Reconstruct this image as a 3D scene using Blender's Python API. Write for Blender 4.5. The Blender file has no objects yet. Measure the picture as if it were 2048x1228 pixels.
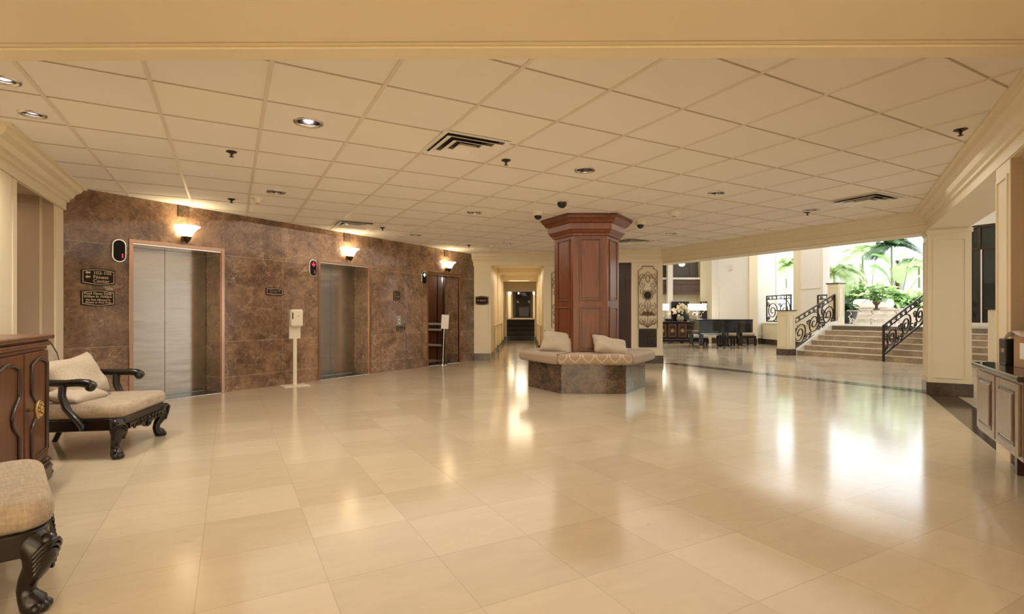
import bpy, math, random
from mathutils import Vector, Matrix, geometry
random.seed(7)
D2R = math.pi / 180
SC = bpy.context.scene
COL = SC.collection

# ------------------------------------------------------------------ camera, world, light, exposure
FPX, HZ, EYE, CEIL = 1040.0, 629.0, 1.12, 2.587          # focal length / horizon in px, eye and ceiling height in m
cam_d = bpy.data.cameras.new('camera')
cam_d.lens = FPX / 2048 * 36
cam_d.sensor_width = 36
cam_d.shift_y = (HZ - 614) / 2048
cam_d.clip_start, cam_d.clip_end = 0.05, 200
cam = bpy.data.objects.new('camera', cam_d)
cam.location = (0, 0, EYE)
cam.rotation_euler = (math.pi / 2, 0, 0)
COL.objects.link(cam)
SC.camera = cam

SC.view_settings.view_transform = 'Standard'
SC.view_settings.look = 'None'
SC.view_settings.gamma = 1
SC.view_settings.use_curve_mapping = False
SC.view_settings.exposure = 0.62

world = bpy.data.worlds.new('world')
SC.world = world
world.use_nodes = True
bg = world.node_tree.nodes['Background']
bg.inputs[0].default_value = (0.90, 0.96, 1.0, 1)
bg.inputs[1].default_value = 2.3

def light(name, kind, loc, energy, color=(1, 1, 1), rot=(0, 0, 0), parent=None, **kw):
    l = bpy.data.lights.new(name, kind)
    l.energy = energy
    l.color = color
    for k, v in kw.items():
        setattr(l, k, v)
    o = bpy.data.objects.new(name, l)
    o.location = loc
    o.rotation_euler = rot
    COL.objects.link(o)
    if parent:
        o.parent = parent
    return o

WARM = (1.0, 0.83, 0.60)
NEUT = (1.0, 0.92, 0.80)
sun = light('sun', 'SUN', (10, 10, 20), 3.4, (1, 0.97, 0.9), angle=0.02)
sun.rotation_euler = Vector((-0.12, 0.30, -0.95)).to_track_quat('-Z', 'Y').to_euler()
# unseen fill lamp added over the entrance zone behind the camera
light('entrance_fill', 'AREA', (0.2, -1.6, 2.50), 45, NEUT, shape='RECTANGLE', size=4.5, size_y=3.0)
# second added fill lamp, facing forward from the closed wall behind the camera
light('rear_fill', 'AREA', (0.0, -4.9, 1.25), 150, (1, 0.95, 0.88), rot=(math.pi / 2, 0, math.pi), shape='RECTANGLE', size=6.4, size_y=2.2)
SC.cycles.diffuse_bounces = 7
# unseen area lamps added high in the tall lounge to brighten it
light('lounge_fill', 'AREA', (8.0, 15.5, 4.6), 120, (1, 0.96, 0.90), shape='RECTANGLE', size=5.0, size_y=6.0)
light('lounge_fill', 'AREA', (8.5, 6.5, 4.6), 40, (1, 0.96, 0.90), shape='RECTANGLE', size=3.0, size_y=3.0)
# large fill lamp added under the ceiling; most recessed fixtures stay unlit
light('lobby_fill', 'AREA', (0.35, 6.8, 2.50), 102, NEUT, rot=(0, 0, 28.5 * D2R), shape='RECTANGLE', size=6.8, size_y=7.6)
light('corridor_light', 'AREA', (0.25, 16.8, 2.33), 26, WARM, shape='RECTANGLE', size=0.7, size_y=5.0)
light('corridor_light', 'AREA', (0.55, 30.0, 3.1), 90, WARM, shape='RECTANGLE', size=0.6, size_y=8.0)
light('hallway_light', 'AREA', (-5.3, 4.9, 2.34), 2.0, WARM, shape='RECTANGLE', size=0.4, size_y=0.4)
DOWN_W, SCONCE_W = 58, 5.0

# ------------------------------------------------------------------ materials
def lin(r, g, b):
    f = lambda c: (c / 255 / 12.92) if c <= 10 else ((c / 255 + 0.055) / 1.055) ** 2.4
    return (f(r), f(g), f(b))

class NT:
    def __init__(s, name):
        s.m = bpy.data.materials.new(name)
        s.m.use_nodes = True
        s.t = s.m.node_tree
        s.b = s.t.nodes['Principled BSDF']
    def n(s, typ, **kw):
        x = s.t.nodes.new(typ)
        for k, v in kw.items():
            setattr(x, k, v)
        return x
    def put(s, sock, v):
        if hasattr(v, 'is_output') or isinstance(v, bpy.types.NodeSocket):
            s.t.links.new(v, sock)
        elif isinstance(v, (tuple, list)):
            sock.default_value = tuple(v) + ((1,) if len(v) == 3 and sock.type == 'RGBA' else ())
        else:
            sock.default_value = v
    def math(s, op, a, b=None, c=None):
        x = s.n('ShaderNodeMath', operation=op)
        for i, v in enumerate((a, b, c)):
            if v is not None:
                s.put(x.inputs[i], v)
        return x.outputs[0]
    def mix(s, fac, a, b, mode='MIX'):
        x = s.n('ShaderNodeMix', data_type='RGBA', blend_type=mode)
        s.put(x.inputs[0], fac); s.put(x.inputs[6], a); s.put(x.inputs[7], b)
        return x.outputs[2]
    def obj(s):
        return s.n('ShaderNodeTexCoord').outputs['Object']
    def sep(s, v):
        x = s.n('ShaderNodeSeparateXYZ'); s.put(x.inputs[0], v)
        return x.outputs
    def comb(s, a, b, c=0.0):
        x = s.n('ShaderNodeCombineXYZ')
        for i, v in enumerate((a, b, c)):
            s.put(x.inputs[i], v)
        return x.outputs[0]
    def mapping(s, v, scale=(1, 1, 1), rot=(0, 0, 0)):
        x = s.n('ShaderNodeMapping'); s.put(x.inputs[0], v)
        x.inputs['Scale'].default_value = scale; x.inputs['Rotation'].default_value = rot
        return x.outputs[0]
    def noise(s, v, scale, detail=4, rough=0.55, dist=0.0, out='Fac'):
        x = s.n('ShaderNodeTexNoise'); s.put(x.inputs['Vector'], v)
        x.inputs['Scale'].default_value = scale; x.inputs['Detail'].default_value = detail
        x.inputs['Roughness'].default_value = rough; x.inputs['Distortion'].default_value = dist
        return x.outputs[out]
    def white(s, v):
        x = s.n('ShaderNodeTexWhiteNoise', noise_dimensions='3D'); s.put(x.inputs['Vector'], v)
        return x.outputs['Value']
    def ramp(s, fac, stops, interp='LINEAR'):
        x = s.n('ShaderNodeValToRGB'); s.put(x.inputs[0], fac)
        e = x.color_ramp.elements
        x.color_ramp.interpolation = interp
        while len(e) < len(stops):
            e.new(0.5)
        for q, (p, c) in zip(e, stops):
            q.position = p
            q.color = (c, c, c, 1) if isinstance(c, (int, float)) else tuple(c) + (1,)
        return x.outputs[0]
    def bump(s, h, strength=0.2, dist=0.01):
        x = s.n('ShaderNodeBump'); s.put(x.inputs['Height'], h)
        x.inputs['Strength'].default_value = strength; x.inputs['Distance'].default_value = dist
        s.t.links.new(x.outputs[0], s.b.inputs['Normal'])
    def set(s, **kw):
        for k, v in kw.items():
            s.put(s.b.inputs[{'col': 'Base Color', 'rough': 'Roughness', 'metal': 'Metallic', 'coat': 'Coat Weight',
                              'ecol': 'Emission Color', 'estr': 'Emission Strength', 'spec': 'Specular IOR Level',
                              'sheen': 'Sheen Weight', 'trans': 'Transmission Weight', 'alpha': 'Alpha'}[k]], v)
        return s.m

def plain(name, col, rough=0.5, metal=0.0, var=0.12, scale=7, bump=0.0, bscale=90, **kw):
    t = NT(name)
    o = t.obj()
    f = t.noise(o, scale, 4)
    c = t.mix(f, tuple(x * (1 - var) for x in col), tuple(min(1, x * (1 + var)) for x in col))
    if bump:
        t.bump(t.noise(o, bscale, 3), bump, 0.004)
    return t.set(col=c, rough=rough, metal=metal, **kw)

def glow(name, col, strength):
    t = NT(name)
    return t.set(col=col, rough=0.4, ecol=col, estr=strength)

def marble(name, dark, mid, light_, scale=1.0, slabs=None, rough=0.10):
    t = NT(name)
    o = t.obj()
    n1 = t.noise(o, 2.6 * scale, 8, 0.62, 0.6)
    n2 = t.noise(o, 11 * scale, 6, 0.65, 1.2)
    f = t.math('ADD', t.math('MULTIPLY', n1, 0.55), t.math('MULTIPLY', n2, 0.45))
    c = t.ramp(f, [(0.38, dark), (0.53, mid), (0.66, tuple(min(1, x * 1.5) for x in mid))])
    # thin pale calcite veins: cell borders of a warped Voronoi, broken up by noise
    w = t.n('ShaderNodeVectorMath', operation='ADD')
    t.put(w.inputs[0], o)
    nv = t.noise(o, 3.0 * scale, 5, 0.6, 0.0, 'Color')
    sc = t.n('ShaderNodeVectorMath', operation='SCALE'); t.put(sc.inputs[0], nv); sc.inputs['Scale'].default_value = 0.5
    t.put(w.inputs[1], sc.outputs[0])
    for vs, th, amt in ((2.6 * scale, 0.008, 0.8), (6.5 * scale, 0.014, 0.5), (14 * scale, 0.03, 0.28)):
        v = t.n('ShaderNodeTexVoronoi', feature='DISTANCE_TO_EDGE'); t.put(v.inputs['Vector'], w.outputs[0])
        v.inputs['Scale'].default_value = vs
        m = t.ramp(v.outputs['Distance'], [(0.0, 1.0), (th, 0.35), (th * 2.6, 0.0)])
        brk = t.ramp(t.noise(o, vs * 0.7, 5), [(0.49, 0.0), (0.66, amt)])
        c = t.mix(t.math('MULTIPLY', m, brk), c, light_)
    if slabs:
        xw, xo, zs = slabs
        s = t.sep(o)
        band = 0.0
        seam = None
        for z in zs:
            band = t.math('ADD', t.math('GREATER_THAN', s[2], z), band)
            k = t.math('LESS_THAN', t.math('ABSOLUTE', t.math('SUBTRACT', s[2], z)), 0.0022)
            seam = k if seam is None else t.math('MAXIMUM', seam, k)
        u = t.math('DIVIDE', t.math('SUBTRACT', s[0], xo), xw)
        fr = t.math('FRACT', u)
        seam = t.math('MAXIMUM', seam, t.math('LESS_THAN', fr, 0.002 / xw))
        r = t.white(t.comb(t.math('FLOOR', u), band, 3.0))
        c = t.mix(1.0, c, t.ramp(r, [(0.0, (0.72, 0.70, 0.68)), (1.0, (1.22, 1.18, 1.12))]), 'MULTIPLY')
        c = t.mix(t.math('MULTIPLY', seam, 0.45), c, light_)
    return t.set(col=c, rough=rough)

def wood(name, a, b, rough=0.3, scale=1.0, axis=2, coat=0.2):
    t = NT(name)
    o = t.obj()
    sc = [14 * scale] * 3
    sc[axis] = 1.2 * scale
    m = t.mapping(o, tuple(sc))
    f = t.noise(m, 2.2, 6, 0.6, 0.8)
    f2 = t.noise(o, 2.5, 3)
    c = t.mix(t.ramp(f, [(0.3, 0.0), (0.7, 1.0)]), a, b)
    c = t.mix(t.math('MULTIPLY', f2, 0.35), c, tuple(x * 0.45 for x in a))
    t.bump(f, 0.08, 0.003)
    return t.set(col=c, rough=rough, coat=coat)

def tiled(name, size, off, tones, joint, rough=0.12, joint_w=0.0035, streak=1.0, rvar=0.06):
    """square tiles in the object's own x, y with per tile tone and drifting streaks"""
    t = NT(name)
    o = t.obj()
    s = t.sep(o)
    u = t.math('DIVIDE', t.math('SUBTRACT', s[0], off[0]), size[0])
    v = t.math('DIVIDE', t.math('SUBTRACT', s[1], off[1]), size[1])
    iu, iv = t.math('FLOOR', u), t.math('FLOOR', v)
    r1 = t.white(t.comb(iu, iv, 1.0))
    r2 = t.white(t.comb(iu, iv, 9.0))
    p = t.comb(t.math('ADD', s[0], t.math('MULTIPLY', r1, 9.0)), t.math('ADD', t.math('MULTIPLY', s[1], 3.0), t.math('MULTIPLY', r2, 17.0)), 0.0)
    n1 = t.noise(p, 2.2, 6, 0.6, 1.1)
    n2 = t.noise(p, 8.0, 5, 0.65, 0.6)
    f = t.math('ADD', t.math('MULTIPLY', r1, 0.50), t.math('MULTIPLY', t.math('SUBTRACT', n1, 0.25), 0.75 * streak))
    c = t.ramp(f, [(0.12, tones[0]), (0.5, tones[1]), (0.85, tones[2])])
    spot = t.math('MULTIPLY', t.ramp(n2, [(0.60, 0.0), (0.74, 1.0)]), t.ramp(r2, [(0.35, 0.0), (0.9, 0.5)]))
    c = t.mix(spot, c, tuple(x * 0.80 for x in tones[0]))
    def edge(w, sz):
        fr = t.math('FRACT', w)
        return t.math('MULTIPLY', t.math('MINIMUM', fr, t.math('SUBTRACT', 1.0, fr)), sz)
    e = t.math('MINIMUM', edge(u, size[0]), edge(v, size[1]))
    c = t.mix(t.math('MULTIPLY', t.math('LESS_THAN', e, joint_w / 2), 0.75), c, joint)
    ro = t.math('ADD', rough, t.math('MULTIPLY', t.noise(o, 1.7, 4), rvar))
    return t.set(col=c, rough=ro)

def fabric(name, col, col2=None, rough=0.9, wv=260, bump=0.35):
    t = NT(name)
    o = t.obj()
    m1 = t.noise(t.mapping(o, (wv, wv * 0.12, wv)), 1.0, 3, 0.6)
    m2 = t.noise(t.mapping(o, (wv * 0.12, wv, wv * 0.3)), 1.0, 3, 0.6)
    f = t.math('MULTIPLY', t.math('ADD', m1, m2), 0.5)
    c = t.mix(t.ramp(f, [(0.35, 0.0), (0.65, 1.0)]), tuple(x * 0.72 for x in col), col2 or tuple(min(1, x * 1.2) for x in col))
    c = t.mix(t.math('MULTIPLY', t.noise(o, 5, 4), 0.3), c, tuple(x * 0.7 for x in col))
    t.bump(f, bump, 0.002)
    return t.set(col=c, rough=rough, sheen=0.15)

M = {}
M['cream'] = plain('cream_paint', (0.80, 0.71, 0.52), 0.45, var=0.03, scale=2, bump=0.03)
M['tan'] = plain('tan_and_shaded_cream', (0.50, 0.38, 0.26), 0.6, var=0.04, scale=2)  # on walls: shade of hallway and niche put into the colour
M['white'] = plain('white_paint', (0.80, 0.77, 0.70), 0.45, var=0.03, scale=2)
M['tbar'] = plain('ceiling_grid_paint', (0.74, 0.67, 0.57), 0.5, var=0.05)
M['tgap'] = plain('ceiling_grid_painted_shadow', (0.50, 0.42, 0.33), 0.6, var=0.05)  # darker bars paint the shadow gaps between the tiles
M['emper'] = marble('brown_marble', (0.120, 0.070, 0.044), (0.265, 0.165, 0.105), (0.80, 0.68, 0.54), 1.0,
                    (0.93, -0.02, (0.215, 0.73, 1.97)))
M['emper2'] = marble('dark_brown_marble', (0.022, 0.013, 0.009), (0.115, 0.066, 0.040), (0.55, 0.42, 0.30), 1.5, None, 0.09)
M['base'] = marble('base_marble', (0.035, 0.022, 0.014), (0.085, 0.055, 0.036), (0.28, 0.20, 0.14), 2.2, None, 0.12)
M['floor'] = tiled('travertine_floor', (0.482, 0.478), (0.365, 1.325),
                   [(0.50, 0.408, 0.280), (0.545, 0.45, 0.316), (0.585, 0.492, 0.355)], (0.36, 0.28, 0.18), 0.10, 0.0026)
M['lounge'] = tiled('lounge_floor_marble', (0.62, 0.62), (0.1, 0.2),
                    [(0.50, 0.41, 0.30), (0.60, 0.50, 0.38), (0.66, 0.57, 0.45)], (0.22, 0.15, 0.09), 0.10)
M['terrace'] = tiled('terrace_stone', (0.5, 0.5), (0, 0), [(0.45, 0.38, 0.32), (0.52, 0.45, 0.38), (0.6, 0.52, 0.45)], (0.3, 0.25, 0.2), 0.3)
M['carpet'] = fabric('dark_carpet', (0.05, 0.042, 0.034), rough=1.0)
M['carpet2'] = fabric('brown_carpet', (0.20, 0.15, 0.11), rough=1.0)
M['stone'] = marble('step_stone', (0.30, 0.22, 0.145), (0.42, 0.32, 0.22), (0.56, 0.46, 0.34), 1.3, None, 0.35)
M['nosing'] = plain('step_nosing_stone', (0.62, 0.54, 0.42), 0.22)
M['cherry'] = wood('cherry_wood', (0.115, 0.032, 0.010), (0.235, 0.072, 0.023), 0.32, coat=0.0)
M['walnut'] = wood('walnut_wood', (0.095, 0.036, 0.015), (0.20, 0.080, 0.034), 0.34, coat=0.05)
M['walnut_dk'] = wood('walnut_moulding', (0.030, 0.013, 0.007), (0.070, 0.030, 0.014), 0.28)
M['ebony'] = wood('ebony_wood', (0.006, 0.0035, 0.003), (0.016, 0.009, 0.007), 0.27, coat=0.05)
M['deskwood'] = wood('counter_wood', (0.22, 0.145, 0.090), (0.33, 0.23, 0.15), 0.25)
M['panelwood'] = wood('grey_brown_wood', (0.055, 0.040, 0.026), (0.12, 0.088, 0.058), 0.4)
M['panelred'] = wood('red_brown_wood', (0.09, 0.05, 0.033), (0.16, 0.09, 0.062), 0.4)
M['doorwood'] = wood('dark_red_door_wood', (0.030, 0.010, 0.007), (0.065, 0.022, 0.014), 0.3)
M['lacquer'] = plain('black_lacquer', (0.005, 0.005, 0.005), 0.10)
M['granite'] = plain('black_granite', (0.035, 0.026, 0.02), 0.06, scale=60, var=0.7)
M['iron'] = plain('wrought_iron', (0.045, 0.032, 0.025), 0.38, 0.6, var=0.3, scale=30)
M['rust'] = plain('rusty_iron', (0.19, 0.098, 0.045), 0.5, 0.3, var=0.3, scale=20)
M['bronze'] = plain('bronze_fitting', (0.07, 0.048, 0.03), 0.35, 0.8)
M['copper'] = plain('copper_trim', (0.44, 0.26, 0.17), 0.20, 1.0, var=0.08)
M['chrome'] = plain('chrome_trim', (0.70, 0.66, 0.60), 0.18, 1.0, var=0.03)
M['brass'] = plain('aged_brass', (0.48, 0.34, 0.15), 0.32, 0.9, var=0.3, scale=40)
M['satin'] = plain('satin_rail_metal', (0.62, 0.58, 0.52), 0.4, 0.2)
M['blackmatt'] = plain('matt_black_plastic', (0.008, 0.007, 0.007), 0.6, spec=0.2)
M['black'] = plain('black_plastic', (0.010, 0.009, 0.009), 0.25)
M['signface'] = plain('dark_sign_face', (0.022, 0.010, 0.006), 0.6, spec=0.2)
M['signgold'] = plain('cream_sign_paint', (0.56, 0.44, 0.29), 0.5)
M['whiteplastic'] = plain('white_plastic', (0.78, 0.71, 0.58), 0.35, var=0.02)
M['paper'] = plain('white_paper', (0.86, 0.83, 0.76), 0.7, var=0.02)
M['seat'] = fabric('beige_chenille', (0.40, 0.315, 0.225), wv=95)
M['pillow'] = fabric('beige_satin_cloth', (0.48, 0.395, 0.295), rough=0.7, wv=420, bump=0.15)
M['bench'] = fabric('taupe_velvet', (0.38, 0.285, 0.20), rough=0.8, wv=420, bump=0.15)
M['cardboard'] = plain('cardboard', (0.42, 0.26, 0.15), 0.8)
M['clay'] = plain('brown_clay', (0.14, 0.075, 0.05), 0.6)
M['pot'] = plain('dark_green_pot', (0.03, 0.04, 0.035), 0.3)
M['limestone'] = marble('pale_limestone', (0.48, 0.41, 0.35), (0.60, 0.53, 0.46), (0.74, 0.68, 0.61), 2.0, None, 0.6)
M['fence'] = plain('white_screen_panel', (0.60, 0.58, 0.62), 0.6, var=0.04, scale=1)
M['boulder'] = plain('white_cushion_cloth', (0.86, 0.83, 0.79), 0.8, bump=0.2, bscale=14)
M['blossom'] = plain('cream_blossom', (0.74, 0.66, 0.46), 0.7, var=0.25, scale=60)
M['pinkblossom'] = plain('pale_pink_blossom', (0.80, 0.62, 0.52), 0.7, var=0.2, scale=60)
M['greyglass'] = plain('smoky_vase_glass', (0.20, 0.20, 0.17), 0.1)
M['darkglass'] = plain('dark_window_glass', (0.030, 0.036, 0.034), 0.05)
M['brick'] = plain('brown_brick', (0.16, 0.095, 0.075), 0.8, var=0.4, scale=14)
M['soil'] = plain('planter_soil', (0.06, 0.04, 0.03), 0.95)

def steel():
    t = NT('brushed_steel')
    o = t.obj()
    f = t.noise(t.mapping(o, (3, 3, 420)), 1.0, 3)
    w = t.noise(t.mapping(o, (1.2, 1, 5.5)), 1.0, 2)
    t.bump(t.math('ADD', t.math('MULTIPLY', f, 0.06), w), 0.25, 0.02)
    c = t.mix(f, (0.33, 0.278, 0.215), (0.42, 0.355, 0.28))
    return t.set(col=c, rough=0.22, metal=1.0)
M['steel'] = steel()

def ceiling_mat():
    t = NT('acoustic_ceiling_tile')
    o = t.obj()
    s = t.sep(o)
    iu = t.math('FLOOR', t.math('DIVIDE', t.math('SUBTRACT', s[0], -0.44), 0.655))
    iv = t.math('FLOOR', t.math('DIVIDE', t.math('SUBTRACT', s[1], 3.935), 0.628))
    r = t.white(t.comb(iu, iv, 2.0))
    c = t.ramp(r, [(0.0, (0.87, 0.84, 0.79)), (0.8, (0.89, 0.86, 0.81)), (1.0, (0.90, 0.87, 0.78))])
    n = t.noise(o, 320, 2)
    c = t.mix(t.math('MULTIPLY', n, 0.12), c, (0.50, 0.42, 0.33))
    t.bump(n, 0.25, 0.003)
    return t.set(col=c, rough=0.85)
M['tile'] = ceiling_mat()

def pattern_cloth():
    t = NT('arched_pattern_cloth')
    o = t.obj()
    s = t.sep(o)
    u = t.math('DIVIDE', s[0], 0.185)
    v = t.math('MULTIPLY', t.math('SUBTRACT', s[2], t.math('MULTIPLY', s[1], 0.9)), 17.0)
    w = t.math('MULTIPLY', t.math('SINE', v), 0.42)
    def ln(x, k):
        return t.math('LESS_THAN', t.math('ABSOLUTE', t.math('SUBTRACT', t.math('FRACT', x), 0.5)), k)
    m = t.math('MAXIMUM', ln(t.math('ADD', u, w), 0.045), ln(t.math('SUBTRACT', u, w), 0.045))
    base = t.mix(t.noise(o, 60, 3), (0.30, 0.205, 0.135), (0.40, 0.285, 0.195))
    c = t.mix(t.math('MULTIPLY', m, 0.8), base, (0.62, 0.50, 0.36))
    return t.set(col=c, rough=0.8, sheen=0.2)
M['pattern'] = pattern_cloth()

def leafmat(name, a, b):
    t = NT(name)
    c = t.mix(t.noise(t.obj(), 3.5, 3), a, b)
    m = t.set(col=c, rough=0.42)
    tr = t.n('ShaderNodeBsdfTranslucent'); t.put(tr.inputs[0], c)
    mx = t.n('ShaderNodeMixShader'); mx.inputs[0].default_value = 0.35
    out = t.t.nodes['Material Output']
    t.t.links.new(t.b.outputs[0], mx.inputs[1]); t.t.links.new(tr.outputs[0], mx.inputs[2])
    t.t.links.new(mx.outputs[0], out.inputs[0])
    return m
M['leaf'] = leafmat('green_leaf', (0.09, 0.21, 0.04), (0.30, 0.48, 0.14))
M['leafpale'] = leafmat('pale_green_leaf', (0.40, 0.58, 0.24), (0.66, 0.78, 0.46))
M['leafdark'] = leafmat('dark_green_leaf', (0.025, 0.07, 0.02), (0.07, 0.15, 0.05))
M['stem'] = plain('plant_stem', (0.28, 0.32, 0.16), 0.6)

def shade_glass(name, col, strength):
    t = NT(name)
    return t.set(col=(0.9, 0.85, 0.75), rough=0.35, ecol=col, estr=strength)
M['sconceglass'] = shade_glass('lit_alabaster_glass', (1.0, 0.82, 0.52), 2.6)
M['lampshade'] = shade_glass('lit_linen_shade', (1.0, 0.90, 0.72), 1.25)
M['globe'] = shade_glass('lit_globe_glass', (1.0, 0.86, 0.6), 4.0)
M['chandglass'] = shade_glass('lit_chandelier_glass', (1.0, 0.92, 0.78), 1.6)
M['bulb'] = glow('downlight_bulb', (1.0, 0.92, 0.84), 3.0)
M['red'] = glow('red_indicator', (1.0, 0.02, 0.06), 1.3)
M['reddim'] = glow('dim_red_indicator', (0.7, 0.10, 0.16), 0.35)
M['green'] = glow('green_white_indicator', (0.62, 1.0, 0.80), 1.2)
M['can'] = plain('downlight_reflector', (0.34, 0.31, 0.34), 0.16, 1.0)

# ------------------------------------------------------------------ mesh building
class MB:
    """collects shapes into one mesh"""
    def __init__(s):
        s.v, s.f, s.mi, s.cur = [], [], [], 0
    def add(s, vs, fs, mat=None):
        k = len(s.v)
        s.v += [tuple(x) for x in vs]
        s.f += [tuple(i + k for i in f) for f in fs]
        s.mi += [s.cur] * len(fs)
        return s
    def box(s, x0, x1, y0, y1, z0, z1):
        x0, x1 = min(x0, x1), max(x0, x1); y0, y1 = min(y0, y1), max(y0, y1); z0, z1 = min(z0, z1), max(z0, z1)
        return s.add([(x0, y0, z0), (x1, y0, z0), (x1, y1, z0), (x0, y1, z0), (x0, y0, z1), (x1, y0, z1), (x1, y1, z1), (x0, y1, z1)],
                     [(0, 3, 2, 1), (4, 5, 6, 7), (0, 1, 5, 4), (1, 2, 6, 5), (2, 3, 7, 6), (3, 0, 4, 7)])
    def prism(s, poly, z0, z1, mp=lambda x, y, z: (x, y, z)):
        n = len(poly)
        vs = [mp(x, y, z0) for x, y in poly] + [mp(x, y, z1) for x, y in poly]
        fs = [tuple(range(n))[::-1], tuple(range(n, 2 * n))] + [(i, (i + 1) % n, n + (i + 1) % n, n + i) for i in range(n)]
        return s.add(vs, fs)
    def plate(s, poly, y0, y1):
        """polygon in local x, z extruded along y"""
        return s.prism(poly, y0, y1, lambda x, z, y: (x, y, z))
    def lathe(s, prof, n=24, c=(0, 0, 0), a0=0.0, a1=2 * math.pi, sx=1.0, sy=1.0):
        full = abs(a1 - a0 - 2 * math.pi) < 1e-6
        m = n if full else n + 1
        vs = []
        for r, z in prof:
            for i in range(m):
                a = a0 + (a1 - a0) * i / n
                vs.append((c[0] + r * math.cos(a) * sx, c[1] + r * math.sin(a) * sy, c[2] + z))
        fs = []
        for j in range(len(prof) - 1):
            for i in range(n):
                i2 = (i + 1) % m
                fs.append((j * m + i, j * m + i2, (j + 1) * m + i2, (j + 1) * m + i))
        return s.add(vs, fs)
    def tube(s, pts, r, n=8, closed=False, flat=1.0):
        P = [Vector(p) for p in pts]
        L = len(P)
        rr = r if isinstance(r, (list, tuple)) else [r] * L
        vs, up = [], Vector((0, 0, 1))
        prev = None
        for i in range(L):
            if closed:
                d = P[(i + 1) % L] - P[i - 1]
            else:
                d = P[min(i + 1, L - 1)] - P[max(i - 1, 0)]
            d.normalize()
            if prev is None:
                a = d.cross(up)
                if a.length < 0.05:
                    a = d.cross(Vector((0, 1, 0)))
                a.normalize()
            else:
                a = prev - d * prev.dot(d)
                if a.length < 1e-4:
                    a = d.cross(up)
                a.normalize()
            prev = a
            b = d.cross(a)
            for k in range(n):
                t = 2 * math.pi * k / n
                q = P[i] + (a * math.cos(t) + b * math.sin(t) * flat) * rr[i]
                vs.append(tuple(q))
        fs = []
        for i in range(L if closed else L - 1):
            i2 = (i + 1) % L
            for k in range(n):
                k2 = (k + 1) % n
                fs.append((i * n + k, i * n + k2, i2 * n + k2, i2 * n + k))
        if not closed:
            fs.append(tuple(range(n))[::-1]); fs.append(tuple((L - 1) * n + k for k in range(n)))
        return s.add(vs, fs)
    def ball(s, c, r, n=12, sx=1, sy=1, sz=1):
        prof = [(r * math.sin(math.pi * i / 8) * 1.0 + 1e-5, -r * math.cos(math.pi * i / 8)) for i in range(9)]
        k = len(s.v)
        s.lathe(prof, n)
        for i in range(k, len(s.v)):
            x, y, z = s.v[i]
            s.v[i] = (c[0] + x * sx, c[1] + y * sy, c[2] + z * sz)
        return s
    def sweep(s, path, prof, side=1):
        """profile (offset, z) swept along a 2D path with mitred corners; side=1 offsets to the left of travel"""
        n = len(path)
        vs = []
        for i in range(n):
            ds = []
            if i > 0: ds.append((Vector(path[i]) - Vector(path[i - 1])).normalized())
            if i < n - 1: ds.append((Vector(path[i + 1]) - Vector(path[i])).normalized())
            ns = [Vector((-d.y, d.x)) * side for d in ds]
            m = ns[0] if len(ns) == 1 else (ns[0] + ns[1]) / (1 + ns[0].dot(ns[1]))
            for o, z in prof:
                vs.append((path[i][0] + m.x * o, path[i][1] + m.y * o, z))
        k = len(prof)
        fs = [(i * k + j, (i + 1) * k + j, (i + 1) * k + j + 1, i * k + j + 1) for i in range(n - 1) for j in range(k - 1)]
        fs += [tuple(range(k)), tuple(range((n - 1) * k, n * k))[::-1]]
        return s.add(vs, fs)
    def frame(s, x0, x1, z0, z1, w, y0, y1):
        """rectangular frame of four bars in local x, z"""
        s.box(x0, x0 + w, y0, y1, z0, z1); s.box(x1 - w, x1, y0, y1, z0, z1)
        s.box(x0 + w, x1 - w, y0, y1, z0, z0 + w); return s.box(x0 + w, x1 - w, y0, y1, z1 - w, z1)
    def xform(s, mtx, k=0):
        for i in range(k, len(s.v)):
            s.v[i] = tuple(mtx @ Vector(s.v[i]))
        return s
    def obj(s, name, mat, parent=None, loc=(0, 0, 0), rz=0.0, bevel=0.0, smooth=0, seg=2, subsurf=0, label=None):
        me = bpy.data.meshes.new(name)
        me.from_pydata(s.v, [], s.f)
        mats = mat if isinstance(mat, list) else [mat]
        for m in mats:
            me.materials.append(M[m] if isinstance(m, str) else m)
        if len(mats) > 1:
            me.polygons.foreach_set('material_index', s.mi)
        import bmesh
        bm = bmesh.new(); bm.from_mesh(me)
        bmesh.ops.recalc_face_normals(bm, faces=bm.faces)
        bm.to_mesh(me); bm.free()
        if smooth:
            me.polygons.foreach_set('use_smooth', [True] * len(me.polygons))
            if smooth < 180:
                me.set_sharp_from_angle(angle=smooth * D2R)
        me.update()
        o = bpy.data.objects.new(name, me)
        o.location = loc
        o.rotation_euler = (0, 0, rz)
        COL.objects.link(o)
        if parent is not None:
            o.parent = parent
        if bevel:
            b = o.modifiers.new('bevel', 'BEVEL'); b.width = bevel; b.segments = seg; b.limit_method = 'ANGLE'
            b.angle_limit = 0.6
        if subsurf:
            q = o.modifiers.new('sub', 'SUBSURF'); q.levels = q.render_levels = subsurf
        if label:
            o['label'] = label
        return o

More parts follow.
